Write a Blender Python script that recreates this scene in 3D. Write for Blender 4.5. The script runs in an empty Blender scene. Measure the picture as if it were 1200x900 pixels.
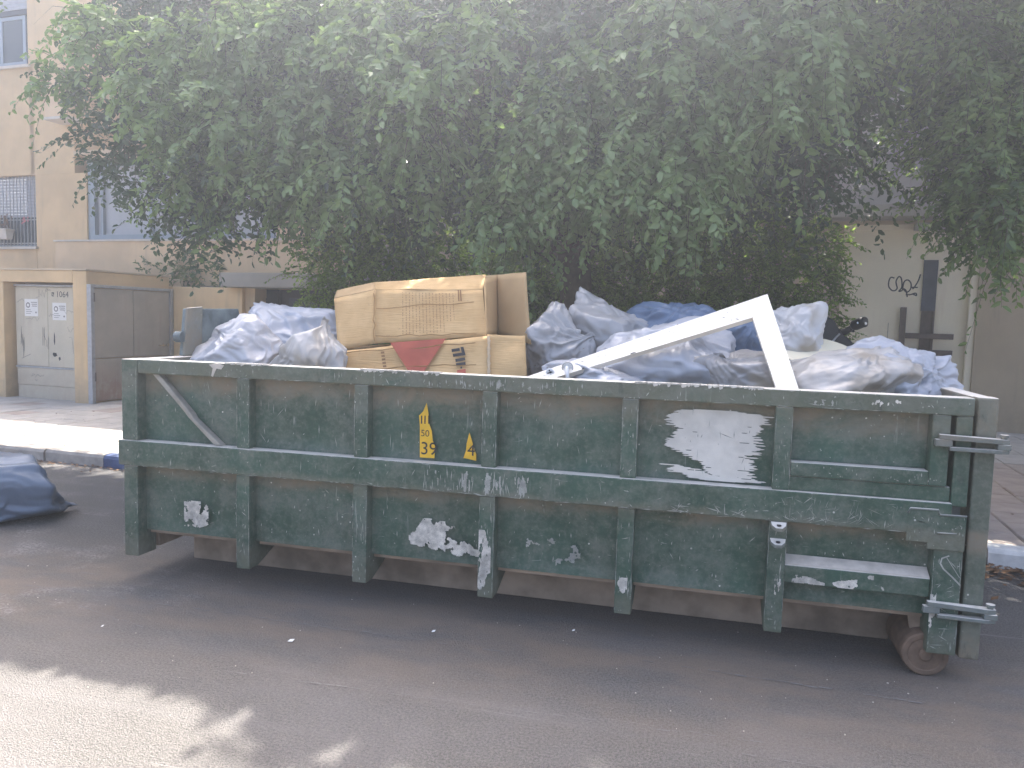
import bpy, bmesh, math, random
import numpy as np
from mathutils import Matrix, Vector
random.seed(7); RNG = np.random.default_rng(11)
C = bpy.context.scene.collection
SC = bpy.context.scene

# ------------------------------------------------------------------ camera
FPX, PITCH, YAW, ROLL, CAMH = 907.111, 0.0842704, 0.246692, 0.0280374, 1.65
cy_, sy_, cp_, sp_ = math.cos(YAW), math.sin(YAW), math.cos(PITCH), math.sin(PITCH)
FW = Vector((-sy_*cp_, cy_*cp_, -sp_)); RT = Vector((cy_, sy_, 0)); UP = RT.cross(FW)
cr_, sr_ = math.cos(ROLL), math.sin(ROLL)
RT, UP = cr_*RT + sr_*UP, -sr_*RT + cr_*UP
cam_d = bpy.data.cameras.new('camera'); cam = bpy.data.objects.new('camera', cam_d); C.objects.link(cam)
cam.matrix_world = Matrix(((RT.x, UP.x, -FW.x, 0), (RT.y, UP.y, -FW.y, 0), (RT.z, UP.z, -FW.z, CAMH), (0, 0, 0, 1)))
cam_d.sensor_width = 36; cam_d.lens = FPX/1200*36; cam_d.clip_start = .05; cam_d.clip_end = 1000
SC.camera = cam

# ------------------------------------------------------------------ sun, sky, exposure
SUN_EL, SUN_AZ = math.radians(53), math.radians(-8)      # azimuth from +Y towards +X
SUN = Vector((math.sin(SUN_AZ)*math.cos(SUN_EL), math.cos(SUN_AZ)*math.cos(SUN_EL), math.sin(SUN_EL)))
W = bpy.data.worlds.new('World'); SC.world = W; W.use_nodes = True
wn = W.node_tree.nodes; wl = W.node_tree.links
sky = wn.new('ShaderNodeTexSky'); sky.sky_type = 'NISHITA'; sky.sun_disc = False
sky.sun_elevation = SUN_EL; sky.sun_rotation = SUN_AZ; sky.air_density = .75; sky.dust_density = 7.0; sky.ozone_density = 0.2
wl.new(sky.outputs[0], wn['Background'].inputs[0]); wn['Background'].inputs[1].default_value = .13
sl = bpy.data.lights.new('sun', 'SUN'); sl.energy = 3.6; sl.angle = math.radians(.53); sl.color = (1, .95, .87)
so = bpy.data.objects.new('sun', sl); C.objects.link(so); so.rotation_euler = (-SUN).to_track_quat('-Z', 'Y').to_euler()
so.location = SUN*40
vs = SC.view_settings; vs.view_transform = 'Standard'; vs.look = 'None'; vs.gamma = 1; vs.use_curve_mapping = False
vs.exposure = 2.58
SC.cycles.max_bounces = 8; SC.cycles.diffuse_bounces = 4; SC.cycles.transmission_bounces = 6; SC.cycles.transparent_max_bounces = 6
SC.cycles.use_denoising = True
SC.cycles.sample_clamp_indirect = 6

# ------------------------------------------------------------------ frames of reference
TH = math.radians(-4.46)          # the street runs at a slight angle to the skip
ES = np.array([math.cos(TH), math.sin(TH), 0]); ET = np.array([-math.sin(TH), math.cos(TH), 0])
def st(s, t, z=0): return Vector(ES*s + ET*t + np.array([0, 0, z]))
def P(x, y, Y):                   # the point seen at photo position x, y in the plane at distance Y
    d = FW + RT*((x-600)/FPX) + UP*((450-y)/FPX)
    k = Y/d.y
    return Vector((d.x*k, Y, CAMH + d.z*k))

# ------------------------------------------------------------------ node helpers
class NT:
    def __init__(s, name, rough=.7, spec=.3, metal=0):
        s.m = bpy.data.materials.new(name); s.m.use_nodes = True
        s.t = s.m.node_tree; s.n = s.t.nodes; s.b = s.n['Principled BSDF']
        s.b.inputs['Roughness'].default_value = rough; s.b.inputs['Specular IOR Level'].default_value = spec
        s.b.inputs['Metallic'].default_value = metal
        s.co = s.n.new('ShaderNodeTexCoord').outputs['Object']
        s.geo = s.n.new('ShaderNodeNewGeometry')
        s.h = None
    def L(s, a, b): s.t.links.new(a, b)
    def val(s, sock, v):
        if isinstance(v, (int, float)): sock.default_value = v
        elif isinstance(v, (tuple, list)): sock.default_value = tuple(v) + ((1,) if len(v) == 3 and len(sock.default_value) == 4 else ())
        else: s.L(v, sock)
    def mapped(s, scale=(1, 1, 1), rot=(0, 0, 0), loc=(0, 0, 0), co=None):
        m = s.n.new('ShaderNodeMapping'); s.L(co or s.co, m.inputs[0])
        m.inputs['Scale'].default_value = scale; m.inputs['Rotation'].default_value = rot; m.inputs['Location'].default_value = loc
        return m.outputs[0]
    def noise(s, scale, detail=4, rough=.55, co=None, dist=0):
        n = s.n.new('ShaderNodeTexNoise'); s.L(co or s.co, n.inputs['Vector'])
        n.inputs['Scale'].default_value = scale; n.inputs['Detail'].default_value = detail
        n.inputs['Roughness'].default_value = rough; n.inputs['Distortion'].default_value = dist
        return n.outputs['Fac']
    def voro(s, scale, feat='F1', co=None, out='Distance'):
        n = s.n.new('ShaderNodeTexVoronoi'); n.feature = feat; s.L(co or s.co, n.inputs['Vector']); n.inputs['Scale'].default_value = scale
        return n.outputs[out]
    def ramp(s, f, lo, hi, a=0., b=1.):
        n = s.n.new('ShaderNodeMapRange'); n.clamp = True; n.interpolation_type = 'SMOOTHSTEP'
        s.L(f, n.inputs[0]); n.inputs[1].default_value = lo; n.inputs[2].default_value = hi; n.inputs[3].default_value = a; n.inputs[4].default_value = b
        return n.outputs[0]
    def math(s, op, a, b=0.):
        n = s.n.new('ShaderNodeMath'); n.operation = op; s.val(n.inputs[0], a); s.val(n.inputs[1], b); return n.outputs[0]
    def mix(s, f, a, b):
        n = s.n.new('ShaderNodeMix'); n.data_type = 'RGBA'; s.val(n.inputs[0], f); s.val(n.inputs[6], a); s.val(n.inputs[7], b); return n.outputs[2]
    def sep(s, v):
        n = s.n.new('ShaderNodeSeparateXYZ'); s.L(v, n.inputs[0]); return n.outputs
    def attr(s, name):
        n = s.n.new('ShaderNodeAttribute'); n.attribute_name = name; return n.outputs['Fac']
    def color(s, v): s.val(s.b.inputs['Base Color'], v)
    def bump(s, h, strength=.3, dist=.01):
        n = s.n.new('ShaderNodeBump'); n.inputs['Strength'].default_value = strength; n.inputs['Distance'].default_value = dist
        s.L(h, n.inputs['Height']); s.L(n.outputs[0], s.b.inputs['Normal'])

def simple(name, col, rough=.6, var=.15, scale=8, spec=.3, metal=0, bump=.15):
    m = NT(name, rough, spec, metal)
    f = m.noise(scale, 5); g = m.noise(scale*.17, 3)
    k = m.math('ADD', m.math('MULTIPLY', f, .6), m.math('MULTIPLY', g, .4))
    m.color(m.mix(m.ramp(k, .3, .7), [c*(1-var) for c in col], [min(1, c*(1+var)) for c in col]))
    if bump: m.bump(f, bump, .006)
    return m.m

def skip_paint(name, dust, green=(.034, .074, .047)):
    m = NT(name, .52, .35)
    xyz = m.sep(m.co)
    base = m.mix(m.ramp(m.noise(2.2, 4), .35, .68), [c*.85 for c in green], (green[0]*1.25, green[1]*1.25, green[2]*1.35))
    base = m.mix(m.ramp(m.noise(40, 3), .45, .75, 0, .3), base, (green[0]*1.6, green[1]*1.55, green[2]*1.6))
    # brown dirt lying in clouds, thicker high in each bay
    cl = m.noise(3.4, 7, .68, m.mapped((1, 1, 1.5)), .7)
    zz = xyz[2]
    top1 = m.math('MULTIPLY', m.ramp(zz, .95, 1.25), 1.)
    top2 = m.math('MULTIPLY', m.ramp(zz, .5, .70), m.ramp(zz, .80, .70))
    low = m.ramp(zz, .48, .15)
    band = m.math('ADD', m.math('MAXIMUM', m.math('MAXIMUM', top1, top2), low), .15)
    d = m.math('MULTIPLY', m.ramp(m.math('MULTIPLY', band, m.math('ADD', cl, .12)), .38, .82), dust)
    col = m.mix(d, base, (.25, .20, .14))
    # dull grey film
    col = m.mix(m.ramp(m.noise(5, 7, .72), .40, .70, 0, .6), col, (.18, .19, .155))
    col = m.mix(m.ramp(m.noise(33, 5, .7), .46, .72, 0, .38), col, (.20, .20, .17))
    col = m.mix(m.ramp(m.noise(11, 6, .7, m.mapped((1, 1, .6), (0, 0, 0), (3, 1, 2))), .56, .74, 0, .55), col, (.030, .042, .032))
    # vertical runs and pale scuffs
    run = m.ramp(m.noise(9, 4, .6, m.mapped((5, 5, .35))), .63, .72, 0, .5)
    run = m.math('MULTIPLY', run, m.ramp(m.noise(1.7, 2), .5, .64))
    col = m.mix(run, col, (.36, .37, .34))
    scr = m.ramp(m.noise(14, 3, .5, m.mapped((1, 1, 5), (0, .6, 0)), 1.), .70, .76, 0, .55)
    scr = m.math('MULTIPLY', scr, m.ramp(m.noise(1.1, 2), .48, .6))
    col = m.mix(scr, col, (.5, .5, .46))
    sp = m.ramp(m.voro(17), .10, .06, 0, .8)
    sp = m.math('MULTIPLY', sp, m.ramp(m.noise(5, 2), .55, .62))
    col = m.mix(sp, col, (.62, .60, .55))
    rust = m.ramp(m.noise(6, 8, .75), .68, .74, 0, .8)
    col = m.mix(rust, col, (.10, .055, .03))
    # dust settled on whatever faces up
    nz = m.sep(m.geo.outputs['Normal'])[2]
    up = m.math('MULTIPLY', m.ramp(nz, .45, .8), m.ramp(m.noise(12, 4), .2, .55, .5, 1))
    col = m.mix(up, col, (.64, .60, .54))
    m.color(col)
    m.val(m.b.inputs['Roughness'], m.ramp(d, 0, .8, .5, .85))
    m.bump(m.math('ADD', m.noise(22, 5), m.math('MULTIPLY', m.noise(3, 2), 2.)), .32, .010)
    return m.m

def bag_mat(name, col, tan=0., rough=.34, trans=.24):
    m = NT(name, rough, .5)
    f = m.noise(3.5, 3, .5, None, .8)
    c = m.mix(m.ramp(f, .3, .7), [x*.95 for x in col], [min(1, x*1.06) for x in col])
    if tan: c = m.mix(m.ramp(m.noise(2.4, 3, .5, None, .5), .56-.2*tan, .66, 0, .85), c, (.40, .335, .25))
    c = m.mix(m.ramp(m.noise(19, 6, .7), .6, .8, 0, .25), c, (.46, .45, .43))
    m.color(c); m.b.inputs['Coat Weight'].default_value = .22; m.b.inputs['Coat Roughness'].default_value = .2
    w1 = m.noise(9, 3, .5, m.mapped((1, 1, .35), (.5, .3, .8)), 1.5)
    w2 = m.noise(26, 3, .5, m.mapped((1, .4, 1), (.2, .9, .1)), 1.)
    ab = lambda w: m.math('ABSOLUTE', m.math('SUBTRACT', w, .5))
    m.bump(m.math('ADD', m.math('MULTIPLY', ab(w1), 1.6), m.math('MULTIPLY', ab(w2), .6)), .20, .010)
    tr = m.n.new('ShaderNodeBsdfTranslucent'); m.val(tr.inputs[0], c)
    mx = m.n.new('ShaderNodeMixShader'); mx.inputs[0].default_value = trans
    m.L(m.b.outputs[0], mx.inputs[1]); m.L(tr.outputs[0], mx.inputs[2]); m.L(mx.outputs[0], m.n['Material Output'].inputs[0])
    return m.m

def leaf_mat(name, dark, light, trans=.38):
    m = NT(name, .34, .5)
    v = m.attr('leafvar')
    c = m.mix(v, dark, light)
    m.color(c)
    tr = m.n.new('ShaderNodeBsdfTranslucent'); m.val(tr.inputs[0], m.mix(.5, c, (light[0]*1.6, light[1]*1.7, light[2]*.8)))
    mx = m.n.new('ShaderNodeMixShader'); mx.inputs[0].default_value = trans
    m.L(m.b.outputs[0], mx.inputs[1]); m.L(tr.outputs[0], mx.inputs[2]); m.L(mx.outputs[0], m.n['Material Output'].inputs[0])
    return m.m

def asphalt():
    m = NT('asphalt', .85, .25)
    xyz = m.sep(m.co)
    g = m.math('ADD', m.math('MULTIPLY', m.noise(300, 2, .6), .55), m.math('MULTIPLY', m.noise(85, 3, .65), .45)); vz = m.voro(150)
    c = m.mix(m.ramp(g, .34, .66), (.058, .054, .050), (.215, .202, .188))
    c = m.mix(m.ramp(vz, .24, .10, 0, .6), c, (.33, .32, .31))
    big = m.noise(.9, 5, .6)
    c = m.mix(m.ramp(big, .4, .7, 0, .35), c, (.20, .19, .19))
    # long worn streaks along the lane
    stx = m.noise(3.2, 4, .6, m.mapped((.12, 1.6, 1)))
    c = m.mix(m.ramp(stx, .5, .75, 0, .3), c, (.21, .20, .195))
    # earth spilled from the skip, lying along its foot
    dy = m.math('ABSOLUTE', m.math('SUBTRACT', xyz[1], 3.75))
    dm = m.math('MULTIPLY', m.ramp(dy, 1.0, .05), m.ramp(m.noise(2.1, 6, .65, m.mapped((.5, 1.2, 1))), .28, .68))
    dm = m.math('MULTIPLY', dm, m.ramp(xyz[0], 2.8, 1.2))
    c = m.mix(m.math('MULTIPLY', dm, .75), c, (.25, .195, .145))
    wd = m.math('MULTIPLY', m.ramp(m.noise(1.5, 6, .7, m.mapped((1, 1, 1), (0, 0, 0), (4, 2, 0))), .5, .68), m.ramp(xyz[0], -2.2, -3.4))
    wd = m.math('MULTIPLY', wd, m.ramp(m.noise(55, 3, .6), .42, .6))
    c = m.mix(m.math('MULTIPLY', wd, .7), c, (.36, .33, .31))
    sc = m.ramp(m.noise(7, 3, .5, m.mapped((.05, 3.2, 1), (0, 0, .05)), .4), .70, .74, 0, .4)
    c = m.mix(sc, c, (.36, .34, .33))
    m.color(c)
    m.bump(m.math('ADD', g, m.math('MULTIPLY', vz, .9)), .9, .010)
    return m.m

def stucco(name, col, stain=(.30, .24, .18), var=.12, sc=1., streak=.3, base=.0):
    m = NT(name, .9, .15)
    f = m.noise(1.3*sc, 5, .6); f2 = m.noise(60, 3)
    c = m.mix(m.ramp(f, .3, .7), [x*(1-var) for x in col], [x*(1+var*.6) for x in col])
    runs = m.math('MULTIPLY', m.ramp(m.noise(4*sc, 5, .65, m.mapped((2.2, 2.2, .18))), .5, .75), m.ramp(m.noise(.6, 3), .4, .65))
    c = m.mix(m.math('MULTIPLY', runs, streak), c, stain)
    if base:
        z = m.sep(m.co)[2]
        lo = m.math('MULTIPLY', m.ramp(z, .75, .12), m.ramp(m.noise(3, 5, .7), .3, .6))
        c = m.mix(m.math('MULTIPLY', lo, base), c, stain)
    c = m.mix(m.ramp(f2, .5, .8, 0, .18), c, [x*.6 for x in col])
    m.color(c); m.bump(m.math('ADD', f2, m.noise(220, 2)), .35, .004)
    return m.m

def card_mat():
    m = NT('cardboard', .8, .2)
    f = m.noise(4, 5, .6)
    c = m.mix(m.ramp(f, .3, .7), (.52, .335, .155), (.63, .43, .215))
    flut = m.noise(30, 2, .5, m.mapped((.3, 1, 6)))
    c = m.mix(m.ramp(flut, .5, .8, 0, .25), c, (.29, .18, .085))
    c = m.mix(m.ramp(m.noise(13, 6, .75), .62, .7, 0, .45), c, (.24, .15, .08))
    m.color(c); m.bump(m.math('ADD', flut, m.noise(5, 3)), .35, .008)
    return m.m

MAT = dict(
    asphalt=asphalt(),
    skin=skip_paint('skip_panel_paint', .85), steel=skip_paint('skip_frame_paint', .38),
    door_steel=skip_paint('skip_door_paint', .8, (.085, .105, .075)),
    grey_steel=skip_paint('skip_bare_steel', .7, (.15, .17, .155)),
    under=simple('earth_caked_steel', (.33, .25, .185), .9, .4, 6),
    rust=simple('rusty_roller_steel', (.17, .115, .08), .8, .35, 14, bump=.4),
    inner=simple('scraped_inner_steel', (.17, .18, .17), .6, .55, 5),
    hook_plate=simple('scraped_bluish_green_steel', (.15, .18, .185), .55, .6, 9),
    white_paint=simple('flaked_white_paint', (.54, .51, .45), .8, .42, 26, bump=.4),
    pale_scratch=simple('pale_scratch', (.33, .335, .30), .7, .3, 20, bump=0),
    brush_white=simple('brushed_white_paint', (.60, .575, .52), .8, .13, 9, bump=.3), card_crease=simple('cardboard_crease', (.38, .225, .09), .85, .2, 20, bump=0), scrape=simple('road_scrape', (.20, .19, .185), .9, .2, 20, bump=0), dust=simple('settled_dust', (.50, .45, .39), .95, .2, 16),
    brace=simple('brace_dusty_paint', (.30, .28, .24), .8, .3, 12),
    yellow=simple('yellow_sticker', (.72, .43, .03), .5, .12, 20, bump=0),
    ink=simple('dark_print', (.03, .028, .03), .6, .2, 20, bump=0),
    card=card_mat(), card_in=simple('cardboard_inside', (.44, .30, .155), .85, .1, 4),
    card_red=simple('red_print_on_cardboard', (.40, .10, .062), .75, .18, 7, bump=.1),
    card_ink=simple('brown_print_on_cardboard', (.26, .145, .065), .8, .2, 30, bump=0),
    tape=simple('frayed_cardboard_edge', (.55, .42, .27), .8, .2, 14),
    frame_white=simple('cream_white_lacquer', (.84, .77, .66), .35, .03, 3, .5, bump=.03),
    metal=simple('brushed_nickel', (.45, .45, .46), .35, .1, 30, metal=.9, bump=.05),
    white_plastic=simple('white_plastic', (.75, .74, .72), .4, .05, 5, .5, bump=.03),
    cream_plastic=simple('cream_plastic', (.72, .66, .50), .4, .06, 5, .5, bump=.03),
    bag_pale=bag_mat('pale_grey_plastic', (.62, .61, .625)), bag_grey=bag_mat('grey_plastic', (.43, .425, .43), 0),
    bag_tan=bag_mat('tan_stained_plastic', (.57, .55, .53), .7), bag_blue=bag_mat('blue_plastic', (.16, .225, .34), 0),
    bag_steelblue=bag_mat('pale_blue_plastic', (.51, .525, .57), .0), bag_dull=bag_mat('dusty_grey_plastic', (.48, .46, .45), .35),
    bag_white=bag_mat('milky_plastic', (.62, .61, .60), .3), bag_road=bag_mat('blue_sack_plastic', (.13, .17, .235), 0, .38, .1),
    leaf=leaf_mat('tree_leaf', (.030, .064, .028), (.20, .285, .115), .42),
    leaf_shaded=leaf_mat('shaded_tree_leaf', (.020, .044, .026), (.10, .15, .078), .35),  # darker leaf colour that paints deep shade into the inner crown
    leaf_r=leaf_mat('loose_tree_leaf', (.038, .072, .028), (.20, .28, .09), .42),
    leaf_h=leaf_mat('hedge_leaf', (.030, .070, .018), (.27, .39, .09), .38),
    leaf_p=leaf_mat('planter_leaf', (.04, .08, .02), (.17, .21, .05)),
    bark=simple('bark', (.10, .075, .055), .9, .4, 20, bump=.6),
    dry=simple('dry_leaf', (.15, .085, .045), .9, .5, 30),
    beige=stucco('beige_stucco', (.68, .495, .295)), beige2=stucco('pale_beige_stucco', (.72, .54, .35)),
    yard=stucco('yard_wall_stucco', (.68, .49, .28), base=.5, streak=.45), side=stucco('sandy_plaster', (.52, .39, .245), streak=.6, base=.4),
    capstone=stucco('cap_plaster', (.60, .48, .34)),
    grey_conc=stucco('grey_concrete', (.36, .33, .29), (.12, .10, .09), .15, 1, .7),
    mauve=stucco('mauve_render', (.40, .365, .35), (.25, .15, .14), .12, 1, .5),
    tanwall=stucco('tan_render', (.47, .38, .27), (.30, .24, .18), .10, 1, .5, .5),
    panel=stucco('cream_gate_paint', (.80, .715, .56), (.52, .39, .29), .05, 1, .35),
    cabinet=stucco('cabinet_paint', (.57, .515, .405), (.36, .24, .18), .08, 1.4, .5, .3),
    gatemetal=stucco('gate_sheet_metal', (.42, .37, .305), (.28, .155, .11), .14, 1.2, .7, .7),
    galv=simple('galvanised_steel', (.40, .40, .41), .5, .15, 20, metal=.4),
    alu=simple('grey_aluminium', (.30, .34, .38), .4, .06, 6, metal=.3, bump=.03),
    sill=simple('pale_stone_sill', (.60, .54, .47), .7, .1, 8),
    shutter=simple('shutter_slat', (.36, .37, .40), .55, .1, 10, bump=.05),
    blind=simple('closed_blind', (.42, .43, .45), .6, .06, 4, bump=.05),
    darkframe=simple('dark_window_frame', (.05, .055, .075), .4, .1, 5, bump=.03),
    dark=simple('dark_interior', (.018, .018, .02), .9, .3, 3),
    door_dark=simple('dark_door', (.045, .038, .042), .5, .2, 5),
    brownbar=simple('brown_iron', (.13, .10, .085), .6, .25, 12),
    slot=simple('grey_slot_board', (.085, .09, .11), .5, .2, 6),
    paper=simple('white_paper', (.74, .72, .68), .7, .05, 6, bump=0),
    graffiti=simple('black_marker', (.035, .033, .033), .6, .2, 20, bump=0),
    faint=simple('faded_marker', (.22, .195, .165), .7, .25, 20, bump=0),
    paver=simple('concrete_paver', (.40, .375, .345), .9, .14, 5, bump=.3), paver2=simple('pinkish_paver', (.34, .285, .25), .9, .16, 5, bump=.3),
    soil=simple('joint_sand', (.23, .19, .15), .95, .3, 9),
    kerb=simple('worn_kerbstone', (.36, .32, .28), .9, .25, 9, bump=.4), kerb_blue=simple('blue_kerb_paint', (.07, .10, .20), .7, .3, 12, bump=.3),
    kerb_white=simple('white_kerb_paint', (.62, .60, .57), .8, .22, 12, bump=.3),
    black=simple('black_plastic', (.016, .016, .018), .45, .3, 10, .5), rubber=simple('tyre_rubber', (.02, .02, .02), .85, .2, 30),
    chrome=simple('worn_chrome', (.6, .6, .6), .25, .05, 10, metal=1, bump=.03),
    pink=simple('pink_petals', (.5, .12, .14), .7, .3, 20, bump=0), redlamp=simple('red_lens', (.35, .02, .02), .2, .05, 5, bump=0),
)
def glass():
    m = NT('window_glass', .04, .6)
    m.color((.055, .065, .075)); return m.m
MAT['glass'] = glass()

# ------------------------------------------------------------------ mesh helpers
class MB:
    def __init__(s): s.v = []; s.f = []
    def add(s, vs, fs):
        k = len(s.v); s.v += [tuple(v) for v in vs]; s.f += [tuple(i+k for i in f) for f in fs]; return s
    def box(s, x0, x1, y0, y1, z0, z1):
        return s.add([(x0, y0, z0), (x1, y0, z0), (x1, y1, z0), (x0, y1, z0), (x0, y0, z1), (x1, y0, z1), (x1, y1, z1), (x0, y1, z1)],
                     [(0, 3, 2, 1), (4, 5, 6, 7), (0, 1, 5, 4), (1, 2, 6, 5), (2, 3, 7, 6), (3, 0, 4, 7)])
    def slab(s, poly, off):           # polygon in space extruded by a vector
        n = len(poly); a = [Vector(p) for p in poly]; o = Vector(off)
        return s.add(a + [p+o for p in a], [tuple(range(n)), tuple(range(2*n-1, n-1, -1))] + [((i+1) % n, i, n+i, n+(i+1) % n) for i in range(n)])
    def tube(s, pts, rad, n=8, cap=True):
        pts = [Vector(p) for p in pts]; rad = [rad]*len(pts) if isinstance(rad, (int, float)) else rad
        k = len(s.v); prev = None
        for i, p in enumerate(pts):
            d = (pts[min(i+1, len(pts)-1)] - pts[max(i-1, 0)]).normalized()
            if prev is None: u = d.orthogonal().normalized()
            else: u = (prev - d*prev.dot(d)).normalized()
            prev = u; w = d.cross(u)
            s.v += [tuple(p + (u*math.cos(a) + w*math.sin(a))*rad[i]) for a in [2*math.pi*j/n for j in range(n)]]
        for i in range(len(pts)-1):
            for j in range(n):
                a, b = k+i*n+j, k+i*n+(j+1) % n; s.f.append((a, b, b+n, a+n))
        if cap: s.f.append(tuple(k+j for j in range(n-1, -1, -1))); s.f.append(tuple(k+(len(pts)-1)*n+j for j in range(n)))
        return s
    def lathe(s, c, axis, prof, n=24):   # prof: (distance along axis, radius)
        c = Vector(c); ax = Vector(axis).normalized()
        return s.tube_prof(c, ax, prof, n)
    def tube_prof(s, c, ax, prof, n):
        u = ax.orthogonal().normalized(); w = ax.cross(u); k = len(s.v)
        for h, r in prof:
            s.v += [tuple(c + ax*h + (u*math.cos(a) + w*math.sin(a))*r) for a in [2*math.pi*j/n for j in range(n)]]
        for i in range(len(prof)-1):
            for j in range(n):
                a, b = k+i*n+j, k+i*n+(j+1) % n; s.f.append((a, b, b+n, a+n))
        s.f.append(tuple(k+j for j in range(n-1, -1, -1))); s.f.append(tuple(k+(len(prof)-1)*n+j for j in range(n)))
        return s
    def stroke(s, pts, w, nrm):        # flat pen stroke
        pts = [Vector(p) for p in pts]; nrm = Vector(nrm)
        k = len(s.v)
        for i, p in enumerate(pts):
            d = (pts[min(i+1, len(pts)-1)] - pts[max(i-1, 0)]).normalized(); q = d.cross(nrm).normalized()*w*.5
            s.v += [tuple(p-q), tuple(p+q)]
        for i in range(len(pts)-1): s.f.append((k+2*i, k+2*i+1, k+2*i+3, k+2*i+2))
        return s

BASE = {}
def link(o): C.objects.link(o); return o
def mesh_of(name, mb, mat, off=(0, 0, 0)):
    me = bpy.data.meshes.new(name); ox, oy, oz = off
    me.from_pydata([(x-ox, y-oy, z-oz) for x, y, z in mb.v], [], mb.f); me.update()
    if mat: me.materials.append(MAT[mat])
    return me
def obj(name, mb, mat, parent=None, bevel=0, smooth=False, kind=None, label=None, frame=0):
    """One mesh object. Coordinates are those of the frame (0 skip/world axes, 1 street axes)."""
    off = (0, 0, 0)
    root = parent
    while root is not None and root.name not in BASE: root = root.parent
    if root is not None: off = BASE[root.name]
    o = link(bpy.data.objects.new(name, mesh_of(name, mb, mat, off)))
    if parent is not None: o.parent = parent
    elif frame: o.rotation_euler.z = TH
    if bevel:
        b = o.modifiers.new('bevel', 'BEVEL'); b.width = bevel; b.segments = 2; b.limit_method = 'ANGLE'; b.harden_normals = False
    if smooth: o.data.polygons.foreach_set('use_smooth', [True]*len(o.data.polygons))
    if kind: o['kind'] = kind
    if label: o['label'] = label
    return o
def tag(o, label, cat, group=None):
    o['label'] = label; o['category'] = cat
    if group: o['group'] = group
    return o
def thing(name, label, cat, base=(0, 0, 0), frame=0, group=None):
    o = link(bpy.data.objects.new(name, None)); o.empty_display_size = .1
    BASE[o.name] = tuple(base)
    if frame: o.location = st(*base); o.rotation_euler.z = TH
    else: o.location = base
    return tag(o, label, cat, group)
def struct(name, mb, mat, **k): return obj(name, mb, mat, kind='structure', **k)
def text_mb(txt, size, org, ux, uy):
    cu = bpy.data.curves.new('lettering', 'FONT'); cu.body = txt; cu.size = size; cu.fill_mode = 'FRONT'
    o = bpy.data.objects.new('lettering', cu); C.objects.link(o)
    me = bpy.data.meshes.new_from_object(o.evaluated_get(bpy.context.evaluated_depsgraph_get()))
    mb = MB(); org, ux, uy = Vector(org), Vector(ux), Vector(uy)
    mb.add([org + ux*v.co.x + uy*v.co.y for v in me.vertices], [tuple(p.vertices) for p in me.polygons])
    bpy.data.objects.remove(o); bpy.data.curves.remove(cu); bpy.data.meshes.remove(me)
    return mb

# numpy gradient noise
def _hash(i, j, k, seed):
    h = (i*374761393 + j*668265263 + k*2147483647 + seed*1274126177) & 0xffffffff
    h = ((h ^ (h >> 13))*1274126177) & 0xffffffff; h = ((h ^ (h >> 16))*2246822519) & 0xffffffff
    return (h ^ (h >> 15)) & 0xffff
def vnoise(Pn, f, seed=0):
    q = Pn*f + 100.; i = np.floor(q).astype(np.int64); u = q - i; w = u*u*u*(u*(u*6-15)+10)
    out = 0
    for a in (0, 1):
        for b in (0, 1):
            for c in (0, 1):
                h = _hash(i[:, 0]+a, i[:, 1]+b, i[:, 2]+c, seed)
                th = h*(2*math.pi/65536.); zz = ((h*7919) & 0xffff)/32768. - 1; rr = np.sqrt(np.maximum(0, 1-zz*zz))
                g = rr*np.cos(th)*(u[:, 0]-a) + rr*np.sin(th)*(u[:, 1]-b) + zz*(u[:, 2]-c)
                out = out + g*np.where(a, w[:, 0], 1-w[:, 0])*np.where(b, w[:, 1], 1-w[:, 1])*np.where(c, w[:, 2], 1-w[:, 2])
    return out*1.6

# ================================================================== GROUND
g = MB(); g.add([(-60, -40, 0), (60, -40, 0), (60, 70, 0), (-60, 70, 0)], [(0, 1, 2, 3)])
struct('road', g, 'asphalt')
KT = 6.14; ZP = .13
sw = MB(); sw.box(-40, 40, KT+.14, 40, -.1, ZP-.035)
pavement = struct('pavement', sw, 'soil', frame=1)
kb = struct('kerb', MB().box(-40, 40, KT+.03, KT+.139, -.1, .06), 'kerb', frame=1)
for i in range(-22, 14):
    s0 = i*.8 - .1
    if s0 < -6.55: mt = 'kerb'
    elif s0 < -1: mt = 'kerb_blue' if i % 2 == 0 or s0 < -5 else 'kerb_white'
    else: mt = 'kerb_white'
    dz = random.uniform(-.012, .008); dt = random.uniform(-.01, .01)
    k = MB(); x0, x1 = s0+.006, s0+.794
    prof = [(KT+dt, -.05), (KT+dt, .10+dz), (KT+.02+dt, .128+dz), (KT+.05+dt, .138+dz), (KT+.139+dt, .138+dz), (KT+.139+dt, -.05)]
    k.slab([(x0, a, b) for a, b in prof], (x1-x0, 0, 0))
    obj('kerbstone', k, mt, kb, smooth=False)
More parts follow.
